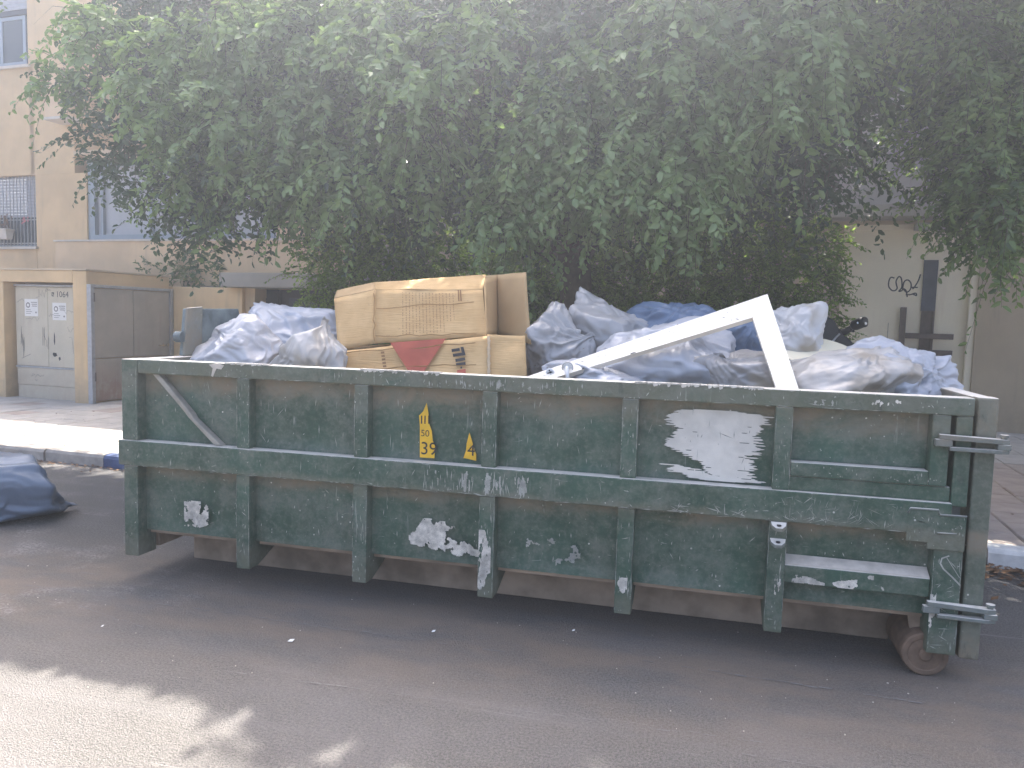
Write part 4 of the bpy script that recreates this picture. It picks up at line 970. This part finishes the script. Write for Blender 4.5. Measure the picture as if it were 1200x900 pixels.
# planter plant
# ================================================================== RIGHT BUILDING
tr_ = 13.5
rbld = thing('render_building', 'mauve and tan rendered building with a ledge standing behind the trees', 'building', (0, 16, ZP), frame=1)
rw = MB().box(-7.1, .96, tr_, tr_+.3, .09, 3.34).box(2.90, 14, tr_, tr_+.3, .09, 3.34).box(.961, 2.899, tr_, tr_+.3, 3.29, 3.34)
obj('lower_wall', rw, 'tanwall', rbld)
obj('upper_wall', MB().box(-7.1, 14, tr_+.02, tr_+.3, 3.341, 9.5), 'mauve', rbld)
obj('ledge', MB().box(-1.2, 14, tr_-.32, tr_-.002, 3.36, 3.55), 'grey_conc', rbld, bevel=.012)
obj('ledge_bracket', MB().box(1.95, 2.5, tr_-.2, tr_-.003, 3.17, 3.28), 'grey_conc', rbld, bevel=.008)
obj('return_wall', MB().box(-7.3, -7.101, 12.6, tr_+.3, .09, 9.5), 'mauve', rbld)
obj('roof', MB().box(-7.3, 14, tr_, tr_+8, 9.501, 9.7), 'grey_conc', rbld)
sh_ = obj('window_shutter', MB().box(-5.75, -4.0, tr_-.03, tr_-.002, 2.62, 3.9), 'slot', rbld)
for k in range(22): obj('shutter_slat', MB().box(-5.74+k*.079, -5.74+k*.079+.07, tr_-.05, tr_-.031, 2.64, 3.88), 'darkframe', sh_)
obj('window_sill', MB().box(-5.85, -3.9, tr_-.10, tr_-.002, 2.55, 2.618), 'grey_conc', sh_)
pg = thing('panel_gate', 'cream flush gate panel with black scrawled graffiti and brown bars at the right', 'gate', (1.9, tr_+.1, ZP), frame=1)
yp = tr_+.13
obj('gate_leaf', MB().box(.962, 2.799, yp, yp+.06, .10, 3.27), 'panel', pg, bevel=.006)
obj('gate_jamb', MB().box(2.80, 2.898, tr_+.03, yp+.06, .10, 3.285), 'panel', pg, bevel=.006)
obj('gate_lintel', MB().box(.963, 2.79, tr_+.05, yp-.001, 3.20, 3.286), 'panel', pg, bevel=.006)
obj('seam', MB().box(1.70, 1.708, yp-.003, yp-.0005, .12, 1.75), 'faint', pg)
obj('slot_board', MB().box(2.15, 2.35, yp-.03, yp-.001, 1.95, 2.74), 'slot', pg, bevel=.004)
obj('slot_board', MB().box(2.16, 2.19, yp-.03, yp-.001, 1.30, 1.949).box(2.32, 2.35, yp-.03, yp-.001, 1.30, 1.949).box(2.191, 2.319, yp-.012, yp-.001, 1.31, 1.949), 'brownbar', pg)
obj('upright_bar', MB().box(1.86, 1.945, yp-.08, yp-.03, 1.0, 2.0), 'brownbar', pg, bevel=.005)
obj('cross_bar', MB().box(1.95, 2.62, yp-.10, yp-.05, 1.515, 1.60), 'brownbar', pg, bevel=.005)
obj('cross_bar', MB().box(2.02, 2.62, yp-.10, yp-.05, 1.26, 1.345), 'brownbar', pg, bevel=.005)
gf = MB()
def gxy(px, py):      # letters drawn on the leaf
    x0, x1 = 1041., 1077.; return Vector((1.66+(px-x0)*.0126, yp-.0015, 2.52-(py-325)*.0128))
for pts in ([(1048, 330), (1044, 329), (1042, 333), (1042, 340), (1046, 345), (1050, 345), (1052, 342)], [(1052, 342), (1050, 334), (1053, 328), (1056, 331), (1057, 341), (1054, 346), (1058, 345)],
            [(1058, 345), (1059, 335), (1063, 332), (1067, 336), (1067, 343), (1063, 347), (1059, 343), (1062, 345), (1064, 353)], [(1077, 325), (1075, 333), (1071, 341), (1069, 343)], [(1068, 341), (1072, 341), (1075, 341)], [(1062, 350), (1067, 350), (1073, 348), (1074, 351), (1070, 349)]):
    # smooth the pen path
    q = [gxy(*p) for p in pts]; sm_ = []
    for i in range(len(q)-1):
        p0, p1, p2, p3 = q[max(i-1, 0)], q[i], q[i+1], q[min(i+2, len(q)-1)]
        for k in range(5):
            t = k/5; sm_.append(.5*((2*p1)+(p2-p0)*t+(2*p0-5*p1+4*p2-p3)*t*t+(3*p1-p0-3*p2+p3)*t**3))
    gf.stroke(sm_+[q[-1]], .020, (0, -1, 0))
obj('graffiti', gf, 'graffiti', pg)

# ================================================================== TREES, H    b = np.interp(sx, [-12, -3.3, -2.02, -1.86, -1.73, -1.6, -1.45, -1.1, -.5, .4, 4], [2.86, 2.84, 2.81, 2.75, 2.69, 2.57, 2.45, 2.45, 2.5, 2.1, 1.2])
def build_leaves(name, mat, parent, base, dirs, nrm, size, width, var, rot_frame=None):
    """many small folded leaves as one mesh: base point, direction, normal, length per leaf"""
    N = len(base); side = np.cross(nrm, dirs); side /= np.linalg.norm(side, axis=1)[:, None]+1e-9; up = np.cross(dirs, side)
    tu = np.array([0, .32, .74, 1., .74, .32]); tw = np.array([0, 1., .80, 0, -.80, -1.])*.5; tz = np.array([0, .10, .05, -.10, .05, .10])
    V = base[:, None, :] + dirs[:, None, :]*(tu[None, :, None]*size[:, None, None]) + side[:, None, :]*(tw[None, :, None]*(size*width)[:, None, None]) + up[:, None, :]*(tz[None, :, None]*size[:, None, None])
    off = np.array(BASE[parent.name]); V = (V-off).reshape(-1, 3).astype(np.float32)
    me = bpy.data.meshes.new(name); me.vertices.add(N*6); me.vertices.foreach_set('co', V.ravel())
    ii = np.arange(N)[:, None]*6; lp = np.concatenate([ii+np.array([[0, 1, 2, 3]]), ii+np.array([[0, 3, 4, 5]])], 1).astype(np.int32).ravel()
    me.loops.add(N*8); me.loops.foreach_set('vertex_index', lp)
    me.polygons.add(N*2); me.polygons.foreach_set('loop_start', np.arange(N*2, dtype=np.int32)*4)
    me.update(calc_edges=True); me.validate()
    at = me.attributes.new('leafvar', 'FLOAT', 'POINT'); at.data.foreach_set('value', np.repeat(np.clip(var, 0, 1), 6).astype(np.float32))
    me.materials.append(MAT[mat]); o = link(bpy.data.objects.new(name, me)); o.parent = parent; o['kind'] = 'stuff'
    return o
def unit(a): return a/(np.linalg.norm(a, axis=1)[:, None]+1e-9)
SV = np.array(SUN)
def foliage(clumps, per_m2, M, L, leaf, width, droop, parent, mat, name='crown', inner=.35, cull=None, rng=RNG, stems=True, up=.5, shrink=1., bright=0., vary=.16):
    O, Hd, CV = [], [], []
    for cx, cy, cz, rx, ry, rz in clumps:
        rx, ry, rz = rx*shrink, ry*shrink, rz*shrink
        n = int(per_m2*4*math.pi*((rx*ry+rx*rz+ry*rz)/3))
        d = unit(rng.normal(size=(n, 3))); rad = np.where(rng.random(n) < inner, rng.uniform(.25, .85, n), rng.uniform(.82, 1.06, n))
        lump = 1 + .22*vnoise(d*1.0+np.array([cx, cy, cz]), 2.2, 3)
        O.append(np.array([cx, cy, cz]) + d*np.array([rx, ry, rz])*(rad*lump)[:, None])
        h = d*np.array([1, 1, .55]) + rng.normal(size=(n, 3))*.45; h[:, 2] += rng.normal(size=n)*.2+.05; Hd.append(unit(h)); CV.append(np.full(n, bright + rng.normal()*vary))
    O = np.concatenate(O); Hd = np.concatenate(Hd); CV = np.concatenate(CV)
    if cull is not None: k = cull(O); O, Hd, CV = O[k], Hd[k], CV[k]
    n = len(O); Ls = L*rng.uniform(.55, 1.35, n); dr = droop*rng.uniform(.5, 1.5, n)
    t = (np.arange(M)+.6)/M
    pos = O[:, None, :] + Hd[:, None, :]*(t[None, :, None]*Ls[:, None, None]); pos[:, :, 2] -= (dr*Ls)[:, None]*t[None, :]**2
    tan = Hd[:, None, :]*np.ones((1, M, 1)); tan[:, :, 2] -= 2*dr[:, None]*t[None, :]; tan = tan/np.linalg.norm(tan, axis=2)[:, :, None]
    sd = np.cross(tan, np.array([0, 0, 1.])); sd /= np.linalg.norm(sd, axis=2)[:, :, None]+1e-6
    sgn = np.where(np.arange(M) % 2 == 0, 1., -1.)[None, :, None]
    ld = .55*tan + .75*sd*sgn + rng.normal(size=(n, M, 3))*.42; ld[:, :, 2] -= .16
    nr = np.zeros_like(ld); nr[:, :, 2] = up; nr += Hd[:, None, :]*.55 + rng.normal(size=ld.shape)*.42
    sz = leaf*rng.uniform(.6, 1.3, (n, M))*(1-.35*np.abs(t-.5))[None, :]
    vr = CV[:, None] + .30 + rng.normal(size=(n, 1))*.14 + rng.normal(size=(n, M))*.12 + .40*(t[None, :]**3)*(rng.random((n, 1)) < .55)
    f = lambda a: a.reshape(-1, 3)
    args = [f(pos), unit(f(ld)), unit(f(nr)), sz.ravel(), vr.ravel()]
    if cull is not None: kl = leaf_cull(args[0]); args = [a[kl] for a in args]
    o = build_leaves(name, mat, parent, args[0], args[1], args[2], args[3], width, args[4])
    if stems:
        mb = MB(); off = np.array(BASE[parent.name])
        ts = np.array([0, .5, 1.]); q = O[:, None, :] + Hd[:, None, :]*(ts[None, :, None]*Ls[:, None, None]); q[:, :, 2] -= (dr*Ls)[:, None]*ts[None, :]**2
        a = rng.normal(size=(n, 3)); a = unit(np.cross(Hd, a)); b = np.cross(Hd, a); R_ = np.array([.0035, .0026, .001])
        V = []
        for k in range(3):
            for j in range(3):
                an = 2*math.pi*j/3; V.append(q[:, k, :] + (a*math.cos(an)+b*math.sin(an))*R_[k])
        V = (np.stack(V, 1) - off).reshape(-1, 3).astype(np.float32)
        me = bpy.data.meshes.new('twigs'); me.vertices.add(n*9); me.vertices.foreach_set('co', V.ravel())
        fc = np.array([[k*3+j, k*3+(j+1) % 3, (k+1)*3+(j+1) % 3, (k+1)*3+j] for k in range(2) for j in range(3)])
        lp = (np.arange(n)[:, None, None]*9 + fc[None]).astype(np.int32).ravel(); me.loops.add(len(lp)); me.loops.foreach_set('vertex_index', lp)
        me.polygons.add(n*6); me.polygons.foreach_set('loop_start', np.arange(n*6, dtype=np.int32)*4); me.update(calc_edges=True)
        me.materials.append(MAT['bark']); tw = link(bpy.data.objects.new('twigs', me)); tw.parent = parent; tw['kind'] = 'stuff'
    return o

def Pc(x, y, Y, r, ry=None, rz=None):
    p = P(x, y, Y); return (p.x, p.y, p.z, r, ry or r, rz or r)
def shadow_cull(O):
    """the crown is pruned so that the sunlit patches of road, pavement and box stay open"""
    k = O[:, 2]/SV[2]; sx = O[:, 0]-SV[0]*k; sy = O[:, 1]-SV[1]*k
    bound = edge(sx)
    ok = sy > bound - .25
    ok &= ~((sx < -5.0) & (sy > 6.0) & (sy < 10.5) & (O[:, 2] > 2.6) & (O[:, 1] > 8.0))
    return ok
def edge(sx):
    b = np.interp(sx, [-12, -3.3, -2.02, -1.86, -1.73, -1.6, -1.45, -1.1, -.5, .4, 4], [2.86, 2.84, 2.81, 2.75, 2.69, 2.57, 2.45, 2.45, 2.5, 2.1, 1.2])
    return b + np.where(sx > -2.1, .035*np.sin(sx*17)+.03*np.sin(sx*31+1), 0)
def leaf_cull(O):
    k = O[:, 2]/SV[2]; sx = O[:, 0]-SV[0]*k; sy = O[:, 1]-SV[1]*k
    ok = (sy > edge(sx)) | ((sx > -1.9) & (RNG.random(len(O)) < .04) & (sy > edge(sx)-.5))
    kb_ = (O[:, 2]-1.85)/SV[2]; bx = O[:, 0]-SV[0]*kb_; by = O[:, 1]-SV[1]*kb_
    hole = (np.abs(bx+1.78) < .50) & (np.abs(by-4.86) < .24) & (O[:, 2] > 2.)
    dap = vnoise(np.stack([bx, by, by*0], 1), 6., 77) < .12
    spots = (sx > -1.6) & (sx < -.2) & (sy > 2.2) & (sy < 2.84) & (vnoise(np.stack([sx, sy*1.3, sy*0], 1), 5., 31) > .0)
    return ok & ~(hole & dap) & ~spots
tree = thing('street_tree', 'broad street tree with hanging leafy branches shading the skip', 'tree', (-1.3, 7.6, ZP))
limb_ends = []
C1 = [
    Pc(150, 50, 7.2, .50), Pc(140, 170, 7.1, .40), Pc(95, 85, 7.3, .24), Pc(185, 120, 7.0, .70), Pc(165, 215, 6.9, .30), Pc(235, 235, 6.8, .42, None, .40), Pc(245, 272, 6.7, .24, None, .28), Pc(200, 20, 7.2, .8),
    Pc(290, 60, 6.9, .85), Pc(290, 180, 6.7, .75), Pc(350, 225, 7.0, .5), Pc(400, 120, 6.8, .9), Pc(380, 0, 7.1, .8), Pc(470, 170, 6.5, .65), Pc(520, 60, 6.7, .9), Pc(560, 170, 6.9, .75), 
    Pc(640, 80, 6.6, .9), Pc(650, 180, 6.8, .75), Pc(730, 40, 6.8, .9), Pc(740, 150, 6.7, .8), Pc(750, 205, 7.2, .45), Pc(820, 90, 6.8, .85), Pc(830, 175, 7.0, .65), Pc(900, 40, 7.0, .85), Pc(900, 150, 7.0, .70), Pc(950, 90, 7.2, .60),
    Pc(950, 185, 7.3, .40), Pc(1000, 20, 7.2, .45), Pc(1000, 110, 7.4, .36), Pc(490, 225, 6.9, .30),
]
# fringe: nearer hanging bunches
C1f = [Pc(430, 60, 6.1, .30, None, .42), Pc(270, 130, 6.2, .30, None, .42), Pc(500, 110, 6.0, .32, None, .45), Pc(640, 150, 6.1, .30, None, .5), Pc(600, 240, 6.3, .30, None, .34), Pc(700, 200, 6.2, .34, None, .42), Pc(780, 40, 6.0, .28, None, .45),
       Pc(960, 40, 6.2, .26, None, .42), Pc(880, 60, 6.2, .25, None, .4), Pc(820, 130, 6.3, .28, None, .4), Pc(340, 200, 6.3, .28, None, .4), Pc(230, 190, 6.5, .30, None, .4), Pc(560, 50, 6.1, .28, None, .4), Pc(70, 88, 6.9, .16), Pc(360, 40, 6.2, .25, None, .4), Pc(690, 90, 6.2, .25, None, .45)]
back = [(x, 8.2, z, .95, .6, .8) for x in np.arange(-5.4, .9, .9) for z in (3.75, 4.6, 5.5)]
above = [(x, y, z, 1.1, 1.0, .7) for x in np.arange(-4.6, 2.6, 1.15) for y, z in ((6.3, 5.9), (7.6, 6.6))]
above += [(x, y, z, .95, .8, .5) for x in np.arange(-9.6, -4.4, 1.05) for y, z in ((8.3, 6.9), (9.3, 7.2), (10.3, 7.5), (11.2, 7.7))]  # unseen rows of leaves added overhead to shade the road at left
above += [(x, y, 5.6, 1., .9, .7) for x in np.arange(-.6, 3.2, 1.) for y in (4.9, 5.7)]
foliage(C1, 46, 17, .42, .078, .50, .45, tree, 'leaf_shaded', cull=shadow_cull, shrink=.68, bright=-.14, vary=.16)
rb_ = np.random.default_rng(44)
for k in range(34):
    px, py = rb_.uniform(100, 1000), rb_.uniform(-10, 215)
    if px < 180 and py > 150: continue
    C1f.append(Pc(px, py, rb_.uniform(5.9, 6.6), rb_.uniform(.13, .21), None, rb_.uniform(.24, .46)))
foliage(C1f, 78, 18, .30, .086, .52, .8, tree, 'leaf', name='hanging_foliage', inner=.5, cull=shadow_cull, bright=.60, vary=.26)  # raised leaf tone paints in light caught by the front bunches
foliage(back, 26, 20, .5, .085, .5, .5, tree, 'leaf_shaded', name='rear_foliage', inner=.5, bright=-.3, cull=shadow_cull, stems=False)  # lowered leaf tone paints in the shade behind the crown
foliage(above, 55, 22, .5, .110, .55, .3, tree, 'leaf', name='upper_shade_foliage', inner=.5, cull=shadow_cull, stems=False)
tk = MB(); B0 = Vector((-1.3, 7.6, ZP-.05))
tk.tube([B0, B0+Vector((.02, .02, .5)), B0+Vector((.05, 0, 1.3)), B0+Vector((-.02, .03, 2.2))], [.26, .20, .17, .155], 14)
trunk = obj('trunk', tk, 'bark', tree, smooth=True)
for tx, ty, tz, rr in ((-5.6, 7.1, 4.2, .10), (-3.8, 6.7, 4.6, .09), (-2.2, 6.5, 5.0, .09), (-.4, 6.5, 5.0, .09), (.8, 7.0, 4.6, .085), (-7.5, 8.3, 7.0, .09), (-3.0, 7.9, 6.4, .09), (1.3, 6.0, 5.6, .085), (-1.2, 8.2, 5.5, .08)):
    a = B0+Vector((-.02, .03, 2.1)); e = Vector((tx, ty, tz)); m1 = a.lerp(e, .35)+Vector((0, 0, .35)); m2 = a.lerp(e, .7)+Vector((.1, .05, .3))
    obj('limb', MB().tube([a, m1, m2, e], [rr*1.25, rr, rr*.65, rr*.25], 9), 'bark', tree, smooth=True)

tree2 = thing('street_tree', 'looser yellow-green tree at the right edge over the panel gate', 'tree', (3.4, 8.0, ZP))
C2 = [Pc(1130, 50, 7.3, .52), Pc(1180, 30, 7.2, .75), Pc(1120, 150, 7.4, .45), Pc(1180, 130, 7.2, .62), Pc(1118, 215, 7.5, .26, None, .34), Pc(1138, 255, 7.4, .18, None, .22), Pc(1175, 220, 7.1, .42), Pc(1205, 260, 7.0, .30), Pc(1230, 150, 7.2, .7), Pc(1240, 60, 7.4, .8)]
C2f = [Pc(1185, 225, 6.4, .24, None, .28), Pc(1160, 170, 6.6, .2, None, .25), Pc(1195, 90, 6.5, .2, None, .3), Pc(1130, 120, 6.8, .2, None, .25), Pc(1170, 265, 6.7, .16, None, .2), Pc(1130, 40, 6.6, .22, None, .3), Pc(1100, 15, 6.7, .25)]
foliage(C2, 80, 18, .36, .068, .45, .3, tree2, 'leaf_r', cull=shadow_cull, shrink=.72, bright=-.1, vary=.2)
foliage(C2f, 60, 18, .36, .08, .42, .7, tree2, 'leaf_r', name='hanging_foliage', inner=.5, bright=.4)  # lighter leaf tone paints a sunlit fringe on this tree
foliage([(x, y, z, .9, .9, .8) for x, y, z in ((2.6, 7.6, 4.9), (3.6, 7.4, 4.6), (4.4, 8, 4.0), (3.0, 8.4, 5.6), (4.2, 7.2, 5.4), (2.2, 7.2, 5.6), (2.6, 9.6, 5.4), (3.6, 9.8, 5.6), (4.6, 9.6, 5.4), (3.1, 10.8, 6.0), (4.4, 10.9, 6.0), (5.4, 10.0, 5.8), (5.6, 11.2, 6.0))], 36, 20, .5, .10, .5, .4, tree2, 'leaf_r', name='upper_shade_foliage', stems=False, cull=shadow_cull)  # the farther, unseen clumps are added to shade the right pavement
B1 = Vector((3.4, 8.0, ZP-.05))
obj('trunk', MB().tube([B1, B1+Vector((.03, .03, .6)), B1+Vector((-.05, 0, 1.6)), B1+Vector((-.1, -.05, 2.6))], [.17, .13, .11, .10], 12), 'bark', tree2, smooth=True)
for tx, ty, tz in ((1.7, 7.5, 3.7), (2.4, 7.2, 4.0), (3.2, 7.0, 4.6), (3.0, 8.0, 5.2), (4.2, 7.6, 4.6)):
    a = B1+Vector((-.1, -.05, 2.4)); e = Vector((tx, ty, tz)); obj('limb', MB().tube([a, a.lerp(e, .4)+Vector((0, 0, .2)), a.lerp(e, .75)+Vector((0, 0, .15)), e], [.07, .055, .035, .012], 8), 'bark', tree2, smooth=True)

hedge = thing('hedge', 'dense small-leaved hedge growing on the pavement behind the skip', 'hedge', (-2.4, 8.3, ZP))
HC = []
for px, ht in ((382, 240), (415, 236), (455, 240), (505, 262), (550, 318), (595, 322), (640, 285), (690, 258), (745, 245), (800, 238), (855, 232), (905, 240), (945, 262)):
    top = P(px, ht, 7.9); z = .5
    while z < top.z-.2:
        HC.append((top.x, 8.2+.12*math.sin(px*.7+z*3), z, .36 if px < 400 or px > 930 else .50, .45, .42)); z += .55
    HC.append((top.x, 8.2, top.z-.28, .34 if px < 400 or px > 930 else .46, .42, .36))
foliage(HC, 62, 16, .27, .050, .52, .35, hedge, 'leaf_h', name='foliage', inner=.15, up=.3, bright=.06)
for x in np.arange(-5.3, .2, .5): obj('stem', MB().tube([(x, 8.3, ZP-.04), (x+.05, 8.3, .9), (x-.04, 8.27, 1.7)], [.035, .028, .015], 7), 'bark', hedge, smooth=True)

pp = thing('potted_shrub', 'straggly green plant growing out of the planter trough', 'plant', tuple(st(-10.4, 11.6, 2.05)))
b_ = st(-10.4, 11.6, 2.1)
foliage([(b_.x-.55, b_.y, b_.z+.15, .26, .15, .22), (b_.x+.1, b_.y, b_.z+.15, .35, .15, .22), (b_.x+.62, b_.y-.1, b_.z+.2, .42, .15, .28), (b_.x+.3, b_.y, b_.z+.5, .14, .1, .35)], 46, 12, .30, .085, .42, .3, pp, 'leaf_p', name='foliage', stems=True)
# tree far behind the wing
ft = thing('garden_tree', 'dark green tree beyond the low wing, mostly hidden by the street tree', 'tree', tuple(st(-13, 21, 0)))
q = st(-12.5, 21, 0)
foliage([(q.x+dx, q.y+dy, z, 1.9, 1.5, 1.5) for dx, dy, z in ((-2, 0, 6.5), (.5, 0, 7.5), (3, .5, 7), (5.5, 0, 6.5), (1.5, 0, 9.5), (-.8, 0, 9), (4, 0, 9))], 11, 16, .8, .17, .5, .3, ft, 'leaf', stems=False)
obj('trunk', MB().tube([(q.x, q.y, 0), (q.x+.2, q.y, 3), (q.x+.8, q.y, 6.5)], [.3, .24, .1], 10), 'bark', ft, smooth=True)

# ================================================================== LITTER ON THE GROUND
r = random.Random(21); dl = MB()
def dryleaf(p, s):
    a = r.uniform(0, 6.28); d = Vector((math.cos(a), math.sin(a), r.uniform(-.1, .4)))*s; n = Vector((-math.sin(a), math.cos(a), r.uniform(-.3, .3)))*s*.35
    dl.add([p, p+d*.5+n, p+d, p+d*.5-n], [(0, 1, 2), (0, 2, 3)])
for k in range(1500):
    s0 = r.uniform(1.0, 5.5); t = KT-.02-abs(r.gauss(0, .22)); p = st(s0, t, .006+r.random()*.025); dryleaf(p, r.uniform(.03, .07))
for k in range(420):
    s0 = r.uniform(-9, -3); t = KT-.02-abs(r.gauss(0, .10)); p = st(s0, t, .006+r.random()*.012); dryleaf(p, r.uniform(.02, .05))
for k in range(120):
    p = st(r.uniform(-10, 4.2), r.uniform(KT+.2, 9), ZP+.006); dryleaf(p, r.uniform(.02, .05))
o = obj('leaf_litter', dl, 'dry', None, kind='stuff'); o['label'] = 'dry brown leaves gathered in the gutter along the kerb'; o['category'] = 'leaf litter'
gt = MB()
for k in range(230):
    x = r.uniform(-7, 2.6); y = r.uniform(2.3, 5.6) if k % 3 else r.uniform(3.3, 4.1)
    s = r.uniform(.0015, .004) if r.random() < .95 else r.uniform(.004, .008)
    pts = [(x+s*math.cos(a)*r.uniform(.6, 1.2), y+s*math.sin(a)*r.uniform(.6, 1.2)) for a in (0, 1.3, 2.6, 3.9, 5.2)]
    gt.slab([(a, b, .001) for a, b in pts], (0, 0, s*.8))
o = obj('grit', gt, 'dust', None, kind='stuff'); o['label'] = 'pale grit and plaster crumbs scattered on the asphalt'; o['category'] = 'grit'
ln_ = MB()
def drag(pa, pb, w, seed):
    rr = random.Random(seed); a, b = Vector(pa), Vector(pb); n = int((b-a).length/.06); q = []
    for i in range(n):
        if rr.random() < .35: continue
        u0, u1 = i/n, min(1, (i+.9)/n); d = (b-a); pn = Vector((-d.y, d.x, 0)).normalized(); ww = w*rr.uniform(.3, 1); j = pn*rr.gauss(0, .004)
        ln_.add([a+d*u0+pn*ww+j, a+d*u1+pn*ww+j, a+d*u1-pn*ww+j, a+d*u0-pn*ww+j], [(0, 3, 2, 1)])
drag((-3.9, 3.62, .004), (-.9, 3.60, .004), .004, 1); drag((-3.3, 3.45, .004), (-2.7, 3.3, .004), .003, 2); drag((-.3, 3.72, .004), (1.0, 3.66, .004), .005, 3); drag((-2.2, 3.0, .004), (.6, 3.12, .004), .003, 4)
drag((-4.6, 3.3, .004), (-3.2, 3.14, .004), .003, 5); drag((.2, 3.0, .004), (2.2, 2.95, .004), .003, 6); drag((-6, 4.0, .004), (-3.6, 3.9, .004), .003, 7)
obj('scrape_mark', ln_, 'scrape', None, kind='structure')
for px, py, s in ((341, 752, .016), (508, 741, .010), (120, 735, .008), (672, 740, .008)):
    d = FW + RT*((px-600)/FPX) + UP*((450-py)/FPX); k = -CAMH/d.z; p = Vector((d.x*k, d.y*k, .002))
    tag(obj('paper_scrap', MB().slab([p+Vector((-s, -s*.4, 0)), p+Vector((s*.8, -s*.6, .004)), p+Vector((s, s*.5, .010)), p+Vector((-s*.6, s*.6, .006))], (0, 0, .001)), 'paper', None),
        {341: 'largest white paper scrap on the shaded asphalt below the second rib', 508: 'small white paper scrap on the asphalt below the yellow stickers', 120: 'white paper fleck on the asphalt near the left edge below the blue bag', 672: 'tiny white paper fleck on the asphalt below the middle of the skip'}[px], 'paper scrap', 'paper scraps on the road')

# ================================================================== HAZE: thin volume added to imitate a veil of lens glare
hz = bpy.data.materials.new('glare_haze'); hz.use_nodes = True; hn = hz.node_tree
hn.nodes.remove(hn.nodes['Principled BSDF'])
pv = hn.nodes.new('ShaderNodeVolumePrincipled'); pv.inputs['Color'].default_value = (.80, .87, 1, 1); pv.inputs['Density'].default_value = .0116; pv.inputs['Anisotropy'].default_value = .77
hn.links.new(pv.outputs[0], hn.nodes['Material Output'].inputs['Volume'])
hb_ = MB().box(-65, 65, -45, 75, -1, 12.2); hme = bpy.data.meshes.new('haze'); hme.from_pydata(hb_.v, [], hb_.f); hme.materials.append(hz)
ho = link(bpy.data.objects.new('haze', hme)); ho['kind'] = 'stuff'; ho['label'] = 'thin bright haze added in place of lens glare'; ho['category'] = 'haze'
